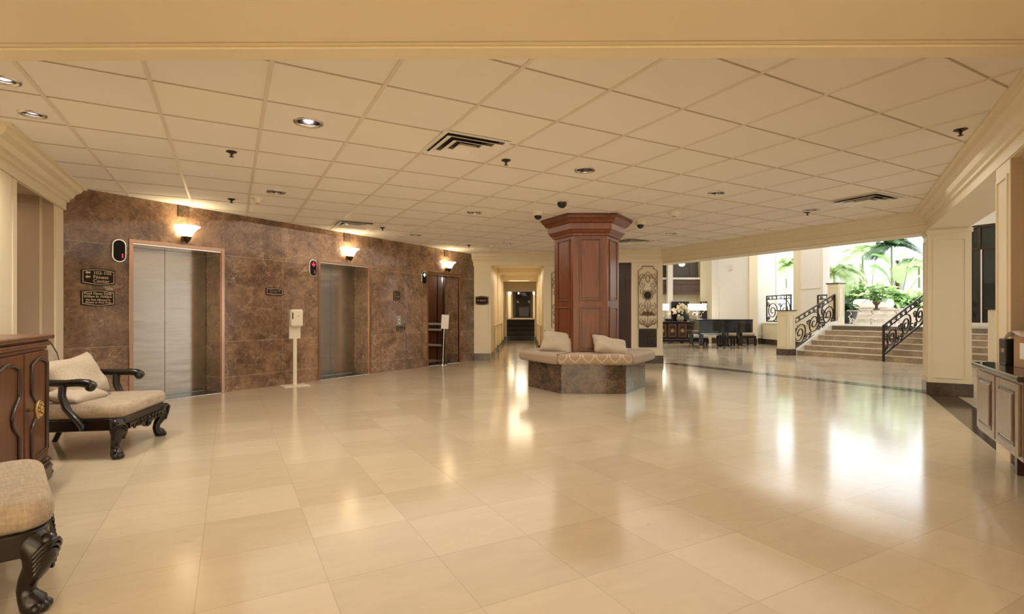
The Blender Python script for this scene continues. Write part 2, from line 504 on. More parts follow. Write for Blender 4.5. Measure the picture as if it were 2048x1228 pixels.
def thing(name, label, cat, loc=(0, 0, 0), rz=0.0, group=None):
    o = bpy.data.objects.new(name, None)
    o.empty_display_size = 0.1
    COL.objects.link(o)
    o.location = loc
    o.rotation_euler = (0, 0, rz)
    return tag(o, label, cat, group)
def tag(o, label, cat, group=None, kind=None):
    o['label'] = label; o['category'] = cat
    if group: o['group'] = group
    if kind: o['kind'] = kind
    return o
def st(o):
    o['kind'] = 'structure'
    return o
def sempty(name, loc, rz):
    o = bpy.data.objects.new(name, None); COL.objects.link(o)
    o.location = loc; o.rotation_euler = (0, 0, rz)
    return st(o)
def dup(root, loc, rz, label=None):
    """a copy of a thing with copies of its parts and sub-parts"""
    r = root.copy(); COL.objects.link(r); r.location = loc; r.rotation_euler = (0, 0, rz)
    if label: r['label'] = label
    for ch in list(root.children):
        c = ch.copy(); COL.objects.link(c); c.parent = r
        for g in list(ch.children):
            e = g.copy(); COL.objects.link(e); e.parent = c
    return r

def text(name, body, size, mat, parent, loc, align='LEFT', bold=0.0, width=1.0, ext=0.0008):
    """raised lettering standing in local x, z and facing -y"""
    cu = bpy.data.curves.new(name, 'FONT')
    cu.body = body; cu.size = size; cu.align_x = align; cu.extrude = ext; cu.offset = bold; cu.resolution_u = 3
    t = bpy.data.objects.new(name + '_tmp', cu)
    COL.objects.link(t)
    dg = bpy.context.evaluated_depsgraph_get()
    me = bpy.data.meshes.new_from_object(t.evaluated_get(dg))
    COL.objects.unlink(t); bpy.data.objects.remove(t)
    me.transform(Matrix.Rotation(math.pi / 2, 4, 'X') @ Matrix.Diagonal((width, 1, 1, 1)))
    me.materials.clear(); me.materials.append(M[mat])
    o = bpy.data.objects.new(name, me); COL.objects.link(o)
    o.parent = parent; o.location = loc
    return o

# ------------------------------------------------------------------ plan geometry (metres, camera above the origin looking along +y)
def dirv(deg):
    return Vector((math.sin(deg * D2R), math.cos(deg * D2R)))
dA, dB, dE, dF, dC, dD = dirv(-28.5), dirv(61.5), dirv(31.5), dirv(121.5), dirv(1.5), dirv(91.5)
RZ_E, RZ_C, RZ_A, RZ_L, RZ_R = 58.5 * D2R, -1.5 * D2R, -61.5 * D2R, 118.5 * D2R, -121.5 * D2R
WL = Vector((-5.097, 5.897))                    # corner of alcove wall and elevator wall
EW = WL + dE * 7.98                             # far end of the elevator wall
CR = Vector((5.82, 7.28))                       # front corner of the square column
def onE(s, z, out=0.0):                         # point on the elevator wall
    p = WL + dE * s + Vector((dE.y, -dE.x)) * out
    return (p.x, p.y, z)
def onC(x, z, out=0.0):                         # point on the back wall
    p = EW + dD * x - dC * out
    return (p.x, p.y, z)
def seen(px, py, z):                            # the point at height z under a pixel of the survey photo
    k = (EYE - z) * FPX / (py - HZ)
    return ((px - 1024) / FPX * k, k, z)

PIER_R = Vector((3.45, 11.9))
BEAM0 = Vector((5.90, 7.42))                    # beam line along A, starts at column
RW_END = Vector((2.2, 1.372))                   # near end of right wall line
LW_END = WL - dA * 5.57 - dB * 0.9
LW_C, LW_C2 = WL - dA * 2.1, WL - dA * 2.1 - dB * 0.9   # outer corner where the wall steps back
lobby = [tuple(CR), tuple(RW_END), (3.4, 1.0), (3.4, -5), (-3.4, -5), (-3.4, 1.0), tuple(LW_END), tuple(LW_C2), tuple(LW_C), tuple(WL), tuple(EW),
         tuple(EW + dD * 3.66), (2.735, 11.92), tuple(PIER_R)]

def poly_obj(name, poly, z, mat, rz=0.0, holes=(), flip=False):
    """flat polygon with round holes, in a frame turned by rz"""
    R = Matrix.Rotation(-rz, 2)
    pts = [R @ Vector(p) for p in poly]
    edges = [(i, (i + 1) % len(pts)) for i in range(len(pts))]
    for (x, y, r) in holes:
        c = R @ Vector((x, y)); k = len(pts)
        for i in range(20):
            pts.append(c + Vector((math.cos(i * math.pi / 10), math.sin(i * math.pi / 10))) * r)
        edges += [(k + i, k + (i + 1) % 20) for i in range(20)]
    vo, eo, fo, *_ = geometry.delaunay_2d_cdt(pts, edges, [], 1 if not holes else 5 if False else 1, 1e-5)
    if holes:
        hs = [(R @ Vector((x, y)), r) for x, y, r in holes]
        keep = []
        for f in fo:
            c = sum((Vector(vo[i]) for i in f), Vector((0, 0))) / len(f)
            if not any((c - h).length < r * 0.985 for h, r in hs):
                keep.append(f)
        fo = keep
    b = MB(); b.add([(v[0], v[1], 0) for v in vo], [tuple(f) for f in fo])
    o = b.obj(name, mat, loc=(0, 0, z), rz=rz)
    return st(o)

RZ_G = 28.5 * D2R                               # tile grid: local x along B, local y along A
# ------------------------------------------------------------------ floors
poly_obj('floor', lobby, 0.0, 'floor', RZ_G)
poly_obj('floor_lounge', [tuple(CR), tuple(PIER_R), (2.735, 13.5), (3.2, 22), (10.4, 22), (14.5, 14), (15, 2), (3.5, 1.0), tuple(RW_END)], 0.0, 'lounge', 12 * D2R)
b = MB(); b.sweep([tuple(RW_END), tuple(CR), tuple(BEAM0), tuple(PIER_R)], [(0.0, 0.0), (0.0, 0.003), (-0.32, 0.003), (-0.32, 0.0)], 1)
st(b.obj('floor_border', 'base'))
cor_l, cor_r = EW + dD * 0.405, EW + dD * 1.70
poly_obj('floor_corridor', [tuple(cor_l), tuple(cor_r), tuple(cor_r + dC * 10.5), tuple(cor_l + dC * 10.5)], 0.0, 'floor', RZ_G)

# ------------------------------------------------------------------ ceiling with holes for the recessed lights
DL = [(617, 245), (8, 160), (65, 228), (552, 384), (1170, 340), (1434, 386), (949, 425), (832, 470), (1016, 486), (1344, 467), (1622, 420)]
DLP = [seen(px, py, CEIL) for px, py in DL]
DR = 0.085
DRS = [0.06 if i in (1, 2) else DR for i in range(len(DLP))]
ceil_poly = [tuple(CR), tuple(RW_END), (RW_END.x, 1.0), (LW_END.x, 1.0), tuple(LW_END), tuple(LW_C2), tuple(LW_C), tuple(WL), tuple(EW), tuple(EW + dD * 3.66), (2.735, 11.92), tuple(PIER_R)]
poly_obj('ceiling', ceil_poly, CEIL, 'tile', RZ_G, [(p[0], p[1], r) for p, r in zip(DLP, DRS)])
poly_obj('ceiling_entrance', [(3.4, 1.0), (3.4, -5), (-3.4, -5), (-3.4, 1.0)], CEIL, 'cream')
def grid_bars():
    b = MB()
    R = Matrix.Rotation(-RZ_G, 2)
    poly = [R @ Vector(p) for p in ceil_poly]
    def spans(axis, c):
        xs = []
        for i in range(len(poly)):
            p, q = poly[i], poly[(i + 1) % len(poly)]
            if (p[axis] - c) * (q[axis] - c) < 0:
                t = (c - p[axis]) / (q[axis] - p[axis])
                xs.append(p[1 - axis] + t * (q[1 - axis] - p[1 - axis]))
        xs.sort()
        return list(zip(xs[::2], xs[1::2]))
    for k in range(-14, 20):
        c = -0.44 + 0.655 * k
        for a0, a1 in spans(0, c):
            b.box(c - 0.013, c + 0.013, a0, a1, -0.007, 0.003)
    st(b.obj('ceiling_grid', 'tbar', loc=(0, 0, CEIL), rz=RZ_G))
    b = MB()
    for k in range(-14, 20):
        c = 3.935 + 0.628 * k
        for a0, a1 in spans(1, c):
            b.box(a0, a1, c - 0.006, c + 0.006, -0.0045, 0.002)
    st(b.obj('ceiling_grid_shadow_bars', 'tgap', loc=(0, 0, CEIL), rz=RZ_G))
grid_bars()

# near header beam over the camera with a stepped soffit
b = MB()
b.box(-5, 5, 0.9, 2.385, 2.375, 2.62)
b.box(-5, 5, 2.385, 2.45, 2.387, 2.62)
b.box(-5, 5, 2.405, 2.428, 2.380, 2.39)
b.box(-5, 5, 2.45, 2.555, 2.375, 2.62)
st(b.obj('trim_header', 'cream', loc=(0, 0, 0), rz=-0.4 * D2R))

# ------------------------------------------------------------------ elevator wall, alcove wall, back wall
OPEN = [(0.693 + 2.79 * k, 1.803 + 2.79 * k) for k in range(3)]
b = MB()
x = 0.0
for o0, o1 in OPEN:
    b.box(x, o0, 0, 0.45, 0, 2.02)
    x = o1
b.box(x, 7.98, 0, 0.45, 0, 2.02)
b.box(0, 7.98, 0, 0.45, 2.02, CEIL)
st(b.obj('wall_elevator', 'emper', loc=(WL.x, WL.y, 0), rz=RZ_E))

CROWN = [(0, -0.28), (0.03, -0.28), (0.03, -0.19), (0.055, -0.185), (0.055, -0.155), (0.085, -0.135), (0.105, -0.09), (0.15, -0.06),
         (0.165, -0.025), (0.20, -0.02), (0.20, 0.0), (0, 0)]
CROWNZ = [(o, CEIL + z) for o, z in CROWN]

b = MB()                                        # alcove wall, local x runs away from the camera and ends at the elevator wall
b.box(-0.326, 0, 0, 0.12, 0, CEIL); b.box(-1.52, -0.326, 0, 0.12, 2.385, CEIL); b.box(-2.1, -1.52, 0, 0.12, 0, CEIL)
b.box(-2.1, -1.98, 0.12, 1.0, 0, CEIL); b.box(-5.57, -2.1, 0.9, 1.0, 0, CEIL)
st(b.obj('wall_alcove', 'cream', loc=(WL.x, WL.y, 0), rz=RZ_L))
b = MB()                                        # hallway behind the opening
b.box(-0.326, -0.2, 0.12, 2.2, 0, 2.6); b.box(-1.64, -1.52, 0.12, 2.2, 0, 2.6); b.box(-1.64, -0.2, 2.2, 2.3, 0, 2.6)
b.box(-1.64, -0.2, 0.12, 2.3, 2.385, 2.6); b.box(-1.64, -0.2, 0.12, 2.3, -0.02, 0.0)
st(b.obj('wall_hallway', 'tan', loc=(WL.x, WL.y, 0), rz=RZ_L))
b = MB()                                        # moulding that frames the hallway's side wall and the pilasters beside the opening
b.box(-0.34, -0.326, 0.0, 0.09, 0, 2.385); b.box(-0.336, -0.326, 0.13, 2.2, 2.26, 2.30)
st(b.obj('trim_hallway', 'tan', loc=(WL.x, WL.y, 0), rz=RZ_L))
b = MB()
b.box(-1.62, -1.53, -0.025, 0, 0, 2.30); b.box(-2.0, -1.66, -0.025, 0, 0, 2.30); b.box(-1.95, -1.71, -0.035, -0.025, 0.25, 2.22)
b.box(-0.30, -0.02, -0.012, 0, 0, 2.30)
st(b.obj('trim_alcove', 'cream', loc=(WL.x, WL.y, 0), rz=RZ_L))
b = MB(); b.sweep([tuple(LW_END), tuple(LW_C2), tuple(LW_C), tuple(WL + dA * 0.2)], CROWNZ, -1)
st(b.obj('trim_crown_alcove', 'cream'))
b = MB(); b.box(-2.115, -1.52, -0.015, 0, 0, 0.17); b.box(-2.115, -2.1, 0, 0.9, 0, 0.17); b.box(-5.57, -2.1, 0.885, 0.9, 0, 0.17); b.box(-0.326, 0, -0.015, 0, 0, 0.17)
st(b.obj('baseboard_alcove', 'base', loc=(WL.x, WL.y, 0), rz=RZ_L))

b = MB()                                        # back wall with the corridor opening and a door recess
b.box(0, 0.405, 0, 0.3, 0, CEIL); b.box(1.70, 3.66, 0, 0.3, 0, CEIL)
b.box(0.405, 1.70, 0, 0.3, 2.385, CEIL)
st(b.obj('wall_back', 'cream', loc=(EW.x, EW.y, 0), rz=RZ_C))
b = MB()
b.frame(0.365, 1.74, -0.2, 2.425, 0.045, -0.018, 0)
st(b.obj('trim_corridor', 'cream', loc=(EW.x, EW.y, 0), rz=RZ_C))
b = MB()
b.box(0.0, 0.405, -0.018, 0, 0, 0.17); b.box(1.70, 2.76, -0.018, 0, 0, 0.17)
st(b.obj('baseboard_back', 'base', loc=(EW.x, EW.y, 0), rz=RZ_C))
d = sempty('door_4', (2.735 - 0.80, 11.935, 0), RZ_C)         # dark wood door half hidden behind the panelled column
b = MB(); b.box(0.06, 0.785, 0.0, 0.045, 0.0, 2.375); b.obj('door_leaf', 'doorwood', d)
b = MB(); b.frame(0.16, 0.70, 0.2, 1.15, 0.03, -0.012, 0.0); b.frame(0.16, 0.70, 1.25, 2.2, 0.03, -0.012, 0.0); b.obj('door_panel', 'doorwood', d)
# pier between the back wall and the lounge
b = MB(); b.box(0, 0.715, 0, 0.75, 0, CEIL); b.box(-0.85, 0, 0.06, 0.75, 0, CEIL); b.box(-0.85, 0, 0.0, 0.06, 2.385, CEIL); b.box(-0.85, -0.76, 0.0, 0.06, 0, 2.385)
st(b.obj('wall_pier', 'cream', loc=(2.735, 11.92, 0), rz=RZ_C))
b = MB(); b.box(0.0, 0.73, -0.018, 0.76, 0, 0.18)
st(b.obj('baseboard_pier', 'base', loc=(2.735, 11.92, 0), rz=RZ_C))

# beam A over the way into the lounge, wall of the taller lounge above it
L_A = (PIER_R - BEAM0).length
b = MB(); b.box(-L_A - 0.3, 0.1, 0, 0.42, 2.29, 5.0)
st(b.obj('wall_beam_lounge', 'cream', loc=(BEAM0.x, BEAM0.y, 0), rz=RZ_A))
# right wall: beam, pilaster, niche above the counter
b = MB()
LR = (CR - RW_END).length
b.box(0, LR, 0, 0.45, 2.31, 5.0)                 # beam
b.box(3.53, 3.92, 0, 0.45, 0, 2.31)              # pilaster
b.box(3.92, LR, 0.40, 0.45, 0, 2.31)             # niche back
b.box(3.92, LR, 0, 0.40, 2.30, 2.31)
b.box(6.9, LR, 0, 0.40, 0, 2.31)
st(b.obj('wall_right', 'cream', loc=(CR.x, CR.y, 0), rz=RZ_R))
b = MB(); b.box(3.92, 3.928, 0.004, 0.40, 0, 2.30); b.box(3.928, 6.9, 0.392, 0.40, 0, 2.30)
st(b.obj('wall_niche', 'tan', loc=(CR.x, CR.y, 0), rz=RZ_R))  # thin tan sheets carry the niche's shade in their colour
b = MB(); b.frame(3.57, 3.88, 0.12, 2.2, 0.025, -0.012, 0)
st(b.obj('trim_pilaster', 'cream', loc=(CR.x, CR.y, 0), rz=RZ_R))
b = MB(); b.sweep([tuple(RW_END), tuple(BEAM0 - dA * 0.06), tuple(PIER_R), (1.885, 11.942), tuple(onC(2.81, 0)[:2]), tuple(EW - dD * 0.05)], CROWNZ, 1)
st(b.obj('trim_crown_lobby', 'cream'))

# square column at the corner of the two beams
b = MB(); b.box(0, 0.47, 0, 0.40, 0, 2.5)
st(b.obj('wall_column', 'cream', loc=(CR.x, CR.y, 0), rz=-31.5 * D2R))
b = MB()
b.frame(0.055, 0.415, 0.24, 2.17, 0.018, -0.012, 0)
b.box(-0.014, 0.484, -0.014, 0.414, 2.24, 2.30)
for z0, z1 in ((0.24, 2.17),):
    b.box(-0.012, 0, 0.05, 0.066, z0, z1); b.box(-0.012, 0, 0.334, 0.35, z0, z1)
    b.box(-0.012, 0, 0.066, 0.334, z0, z0 + 0.018); b.box(-0.012, 0, 0.066, 0.334, z1 - 0.018, z1)
st(b.obj('trim_column', 'cream', loc=(CR.x, CR.y, 0), rz=-31.5 * D2R))
b = MB(); b.box(-0.018, 0.488, -0.018, 0.418, 0, 0.175)
st(b.obj('baseboard_column', 'base', loc=(CR.x, CR.y, 0), rz=-31.5 * D2R, bevel=0.006))

# entrance zone behind the camera
b = MB()
b.box(-3.5, -3.4, -5, 1.0, 0, 2.6); b.box(3.4, 3.5, -5, 1.0, 0, 2.6); b.box(-3.5, 3.5, -5.1, -5, 0, 2.6)
b.box(-3.5, LW_END.x, 1.0, 1.1, 0, 2.6); b.box(RW_END.x, 3.5, 1.0, 1.1, 0, 2.6)
b.box(RW_END.x, RW_END.x + 0.1, 1.0, 1.4, 0, 2.6)
st(b.obj('wall_entrance', 'cream'))

# ------------------------------------------------------------------ elevators
def elevator(k, opened=False):
    d = sempty('door_%d' % (k + 1), onE(OPEN[k][0], 0), RZ_E)
    w = 1.11
    for x0 in (-0.042, w - 0.004):
        MB().box(x0, x0 + 0.046, -0.014, 0.03, 0, 2.02).obj('frame_jamb', 'copper', d, bevel=0.003)
    MB().box(-0.042, w + 0.042, -0.014, 0.03, 2.016, 2.062).obj('frame_head', 'copper', d, bevel=0.003)
    MB().box(0, w, 0.0, 0.44, 2.0, 2.018).obj('frame_soffit', 'chrome', d)
    MB().box(0, w, 0.005, 0.50, 0.0, 0.008).obj('threshold', 'granite', d)
    if not opened:
        for x0 in (0.002, w / 2 + 0.0015):
            MB().box(x0, x0 + w / 2 - 0.0035, 0.40, 0.44, 0.01, 2.0).obj('door_leaf', 'steel', d, bevel=0.003)
    else:
        MB().box(w - 0.03, w - 0.002, 0.40, 0.44, 0.01, 2.0).obj('door_leaf', 'steel', d, bevel=0.003)
        MB().box(0.002, 0.03, 0.40, 0.44, 0.01, 2.0).obj('door_leaf', 'steel', d, bevel=0.003)
        b = MB()
        b.box(-0.30, -0.25, 0.5, 2.0, 0, 2.3); b.box(w + 0.25, w + 0.30, 0.5, 2.0, 0, 2.3); b.box(-0.3, w + 0.3, 1.95, 2.0, 0, 2.3)
        b.obj('cab_wall', 'walnut', d)
        for y in (0.85, 1.20, 1.55):
            MB().box(w + 0.235, w + 0.25, y, y + 0.02, 0, 2.3).obj('cab_panel_joint', 'black', d)
        MB().box(-0.3, w + 0.3, 0.5, 2.0, 2.25, 2.3).obj('cab_ceiling', 'whiteplastic', d)
        MB().box(-0.3, w + 0.3, 0.5, 2.0, -0.01, 0.006).obj('cab_floor', 'floor', d)
        for z in (0.34, 0.72, 0.86):
            MB().box(w + 0.19, w + 0.22, 0.62, 1.9, z, z + 0.05).obj('cab_rail', 'satin', d, bevel=0.004)
        MB().box(w + 0.02, w + 0.25, 0.50, 0.54, 0, 2.25).obj('cab_front_panel', 'chrome', d)
        MB().box(-0.25, -0.02, 0.50, 0.54, 0, 2.25).obj('cab_front_panel', 'chrome', d)
        light('cab_light', 'POINT', (w / 2, 1.2, 2.1), 9, NEUT, parent=d, shadow_soft_size=0.15)
elevator(0); elevator(1); elevator(2, True)

# hall lanterns beside the elevators
def stadium(w, h, n=10):
    r = w / 2
    return [(r * math.cos(a), h / 2 - r + r * math.sin(a)) for a in [math.pi * i / n for i in range(n + 1)]] + \
           [(r * math.cos(a), -h / 2 + r + r * math.sin(a)) for a in [math.pi + math.pi * i / n for i in range(n + 1)]]
def lantern(s, kind, label):
    t = thing('hall_lantern', label, 'elevator indicator', onE(s, 1.90, 0.0), RZ_E, 'elevator hall lanterns')
    MB().plate(stadium(0.155, 0.29), -0.022, 0.0).obj('bezel', 'chrome', t, bevel=0.006, smooth=40)
    MB().plate(stadium(0.122, 0.255), -0.027, -0.010).obj('face_plate', 'blackmatt', t, smooth=40)
    dn = 1 if kind == 'down' else -1
    if kind in ('down', 'up'):
        zc = 0.065
        pts = [(-0.008, 0.040), (0.008, 0.040), (0.008, -0.010), (0.034, 0.012), (0.040, 0.0), (0.0, -0.042), (-0.040, 0.0), (-0.034, 0.012), (-0.008, -0.010)]
        MB().plate([(x, zc + z * dn) for x, z in pts], -0.0285, -0.026).obj('arrow', 'red' if dn > 0 else 'green', t)
    if kind == 'down':
        text('digit', '2', 0.07, 'reddim', t, (0.005, -0.028, -0.085))
    if kind == 'one':
        text('digit', '1', 0.07, 'red', t, (0.014, -0.028, -0.085), bold=0.002)
lantern(0.544, 'one', 'oval elevator indicator showing a red 1 beside the first steel door')
lantern(3.337, 'down', 'oval elevator indicator with a red down arrow')
lantern(6.132, 'up', 'oval elevator indicator with a white-green up arrow beside the open elevator')

# wall sconces over the elevators
def sconce(s, label):
    t = thing('wall_sconce', label, 'wall lamp', onE(s, 2.20), RZ_E, 'sconces over the elevator doors')
    prof = [(0.045, -0.045), (0.06, -0.02), (0.085, 0.03), (0.115, 0.065), (0.155, 0.095), (0.152, 0.10), (0.11, 0.07), (0.08, 0.033), (0.05, -0.02)]
    MB().lathe(prof, 28, (0, -0.10, 0), math.pi * 0.86, math.pi * 2.14, 1, 0.95).obj('glass_bowl', 'sconceglass', t, smooth=180)
    MB().lathe([(0.001, -0.13), (0.012, -0.125), (0.016, -0.11), (0.03, -0.10), (0.05, -0.06), (0.055, -0.04), (0.001, -0.04)], 20, (0, -0.09, 0)).obj('base_cup', 'bronze', t, smooth=50)
    MB().box(-0.03, 0.03, -0.06, 0, -0.09, -0.03).obj('wall_bracket', 'bronze', t)
    MB().box(-0.075, 0.065, -0.022, 0, 0.225, 0.385).obj('cover_plate', 'emper2', t, bevel=0.003)
    light('sconce_bulb', 'POINT', (0, -0.10, 0.075), SCONCE_W, (1, 0.80, 0.48), parent=t, shadow_soft_size=0.09)
    return t
sconce(1.293, 'lit bell-shaped wall sconce over the elevator nearest the alcove')
sconce(4.068, 'lit bell-shaped wall sconce over the elevator with the red down arrow')
sconce(6.895, 'lit bell-shaped wall sconce over the open elevator')

# plaques
def plaque_outline(w, h, sag):
    n = 10
    top = [(-w / 2 + w * i / n, h / 2 - sag + sag * math.sin(math.pi * i / n)) for i in range(n + 1)]
    return top[::-1] + [(x, -z) for x, z in top]
def plaque(s, z, w, h, label, lines=(), sag=0.02, place=onE, rz=RZ_E, arrows=()):
    t = thing('wall_plaque', label, 'sign', place(s, z), rz, None)
    MB().plate(plaque_outline(w, h, sag), -0.014, 0).obj('backing', 'signface', t)
    o, i = plaque_outline(w - 0.022, h - 0.022, sag), plaque_outline(w - 0.036, h - 0.036, sag)
    n = len(o)
    bb = MB()
    bb.add([(x, -0.016, zz) for x, zz in o] + [(x, -0.016, zz) for x, zz in i], [(k, (k + 1) % n, n + (k + 1) % n, n + k) for k in range(n)])
    bb.obj('border', 'signgold', t)
    for body, size, x, zz, al, wd in lines:
        if body == '~':                          # wording too small to read: a row of worn letter strokes, x = row width
            r_, bb, px_ = random.Random(al), MB(), -x / 2
            while px_ < x / 2:
                w_ = r_.uniform(0.5, 0.8) * size
                if r_.random() < 0.84:
                    hh = size * r_.choice((0.6, 0.6, 1.0))
                    bb.box(px_, px_ + w_ * 0.35, -0.0165, -0.014, zz - size / 2, zz - size / 2 + hh)
                    bb.box(px_, px_ + w_ * 0.8, -0.0165, -0.014, zz - size / 2 + 0.45 * size, zz - size / 2 + 0.6 * size)
                px_ += w_
            bb.obj('lettering', 'signgold', t)
            continue
        text('lettering', body, size, 'signgold', t, (x, -0.0155, zz), al, 0.0006, wd)
    for x, zz, sz in arrows:
        pts = [(-1, 0), (-0.2, 0.75), (-0.2, 0.38), (0.9, 0.38), (0.9, -0.38), (-0.2, -0.38), (-0.2, -0.75)]
        MB().plate([(x + a * sz, zz + c * sz) for a, c in pts], -0.017, -0.0135).obj('arrow', 'signgold', t)
    return t
plaque(0.336, 1.565, 0.335, 0.20, 'dark plaque reading 102-105 Fitness Center with two arrows',
       [('102-105', 0.056, -0.055, 0.030, 'LEFT', 1.0), ('Fitness', 0.056, -0.055, -0.020, 'LEFT', 1.0), ('Center', 0.056, -0.055, -0.067, 'LEFT', 1.0)],
       arrows=[(-0.105, 0.048, 0.026), (-0.105, -0.002, 0.026)])
plaque(0.333, 1.315, 0.335, 0.20, 'dark plaque reading Pool Open Daily, lower of the two by the alcove',
       [('Pool Open Daily', 0.043, 0, 0.040, 'CENTER', 0.95), ('8:00am to 10:00pm', 0.037, 0, 0.006, 'CENTER', 0.95),
        ('No Pets Allowed In', 0.032, 0, -0.032, 'CENTER', 0.95), ('Fitness or Pool Area', 0.032, 0, -0.062, 'CENTER', 0.95)])
plaque(2.63, 1.48, 0.29, 0.125, 'small dark plaque on marble between the two closed elevators',
       [('~', 0.012, 0.19, 0.024, 1, 0), ('~', 0.012, 0.21, 0.0, 2, 0), ('~', 0.012, 0.17, -0.024, 3, 0)], 0.012)
plaque(5.335, 1.50, 0.20, 0.215, 'dark plaque on marble above the call buttons near the open elevator',
       [('~', 0.016, 0.11, 0.048, 4, 0), ('~', 0.016, 0.13, 0.016, 5, 0), ('~', 0.016, 0.12, -0.016, 6, 0), ('~', 0.016, 0.10, -0.048, 7, 0)], 0.018)
plaque(5.445, 0.845, 0.25, 0.115, 'dark plaque on marble just below the call buttons',
       [('~', 0.014, 0.18, 0.010, 11, 0), ('~', 0.012, 0.14, -0.014, 12, 0)], 0.012)
plaque(0.195, 1.46, 0.325, 0.225, 'dark plaque reading 104-117 on the cream wall left of the corridor',
       [('104-117', 0.058, -0.055, -0.018, 'LEFT', 0.8)], 0.022, onC, RZ_C, [(-0.095, 0.005, 0.024)])
t = thing('call_button_panel', 'slim steel elevator call panel on marble between two plaques', 'elevator buttons', onE(5.385, 0.98), RZ_E)
MB().box(-0.055, 0.055, -0.008, 0, -0.12, 0.12).obj('face_plate', 'chrome', t, bevel=0.002)
for z in (0.04, -0.03):
    MB().lathe([(0.001, 0), (0.014, 0), (0.016, 0.004), (0.016, 0.01)], 16).xform(Matrix.Translation((0, -0.018, z)) @ Matrix.Rotation(-math.pi / 2, 4, 'X')).obj('button', 'whiteplastic', t, smooth=40)

# ------------------------------------------------------------------ hand sanitizer stand, sign stand
p = seen(588, 771, 0.0)
t = thing('sanitizer_stand', 'white hand sanitizer dispenser on a slim floor stand by the marble wall', 'sanitizer dispenser', (p[0] + 0.03, p[1] - 0.04, 0), RZ_E - 0.35)
MB().box(-0.19, 0.19, -0.15, 0.15, 0, 0.012).obj('foot', 'whiteplastic', t, bevel=0.004)
MB().box(-0.028, 0.028, -0.018, 0.018, 0.012, 0.76).obj('post', 'whiteplastic', t, bevel=0.008)
MB().box(-0.085, 0.085, -0.01, 0.03, 0.74, 1.19).obj('back_plate', 'whiteplastic', t, bevel=0.006)
b = MB(); b.box(-0.095, 0.095, -0.12, -0.01, 0.93, 1.20)
b.obj('dispenser', 'whiteplastic', t, bevel=0.03, smooth=40, seg=4)
MB().box(-0.072, -0.056, -0.122, -0.10, 1.05, 1.15).obj('level_window', 'black', t)
MB().plate([(0.01, 1.098), (0.022, 1.086), (0.034, 1.098), (0.022, 1.104)], -0.1215, -0.118).obj('emblem', 'pot', t)

p = (-1.55, 11.63)
t = thing('sign_stand', 'white paper notice on a thin leaning pole in front of the open elevator', 'sign stand', (p[0], p[1], 0), 0.15)
MB().lathe([(0.001, 0.0), (0.12, 0.0), (0.12, 0.008), (0.03, 0.02), (0.012, 0.04), (0.001, 0.04)], 24).obj('foot', 'chrome', t, smooth=40)
MB().tube([(0, 0, 0.03), (0.03, 0, 0.82)], 0.011).obj('pole', 'chrome', t, smooth=50)
b = MB(); b.box(-0.075, 0.09, -0.012, 0.0, 0, 0.315); b.xform(Matrix.Translation((0.035, 0, 0.80)) @ Matrix.Rotation(0.06, 4, 'Y'))
b.obj('notice', 'paper', t)

# ------------------------------------------------------------------ panelled hexagonal column with round bench
HC = Vector((1.165, 8.12))
HROT = -1.0 * D2R
def hexp(r, ph=0.0):
    return [(r * math.cos(ph + math.pi / 3 * i), r * math.sin(ph + math.pi / 3 * i)) for i in range(6)]
t = thing('wood_column', 'tall hexagonal cherry-wood column with raised panels rising through the bench', 'column', (HC.x, HC.y, 0), HROT)
R0 = 0.50
b = MB(); b.prism(hexp(R0), 0.0, 2.36); b.obj('shaft', 'cherry', t)
def face(i):                                     # frame of hexagon face i: local x along the face, -y outward
    a = math.pi / 3 * i + math.pi / 6
    ap = R0 * math.cos(math.pi / 6)
    return Matrix.Translation((ap * math.cos(a), ap * math.sin(a), 0)) @ Matrix.Rotation(a + math.pi / 2, 4, 'Z')
for i in range(6):
    for z0, z1 in ((0.58, 1.235), (1.325, 2.25)):
        b = MB()
        b.frame(-0.165, 0.165, z0, z1, 0.024, -0.016, 0.002)
        b.xform(face(i)); b.obj('panel_moulding', 'cherry', t, bevel=0.007)
        b = MB(); b.frame(-0.141, 0.141, z0 + 0.024, z1 - 0.024, 0.008, -0.002, 0.002); b.xform(face(i)); b.obj('panel_groove', 'walnut_dk', t)
        b = MB(); b.box(-0.125, 0.125, -0.006, 0.002, z0 + 0.04, z1 - 0.04); b.xform(face(i)); b.obj('raised_panel', 'cherry', t, bevel=0.005)
def hex_rings(prof):
    b = MB()
    vs = []
    for r, z in prof:
        vs += [(x, y, z) for x, y in hexp(r)]
    fs = [(j * 6 + i, j * 6 + (i + 1) % 6, (j + 1) * 6 + (i + 1) % 6, (j + 1) * 6 + i) for j in range(len(prof) - 1) for i in range(6)]
    fs += [tuple(range(6))[::-1], tuple(range((len(prof) - 1) * 6, len(prof) * 6))]
    b.add(vs, fs)
    return b
hex_rings([(0.505, 2.285), (0.53, 2.29), (0.535, 2.315), (0.56, 2.33), (0.585, 2.36), (0.60, 2.37), (0.605, 2.375), (0.605, 2.455), (0.615, 2.46),
           (0.645, 2.475), (0.665, 2.505), (0.70, 2.535), (0.705, 2.555), (0.72, 2.56), (0.72, 2.583)]).obj('capital', 'cherry', t)

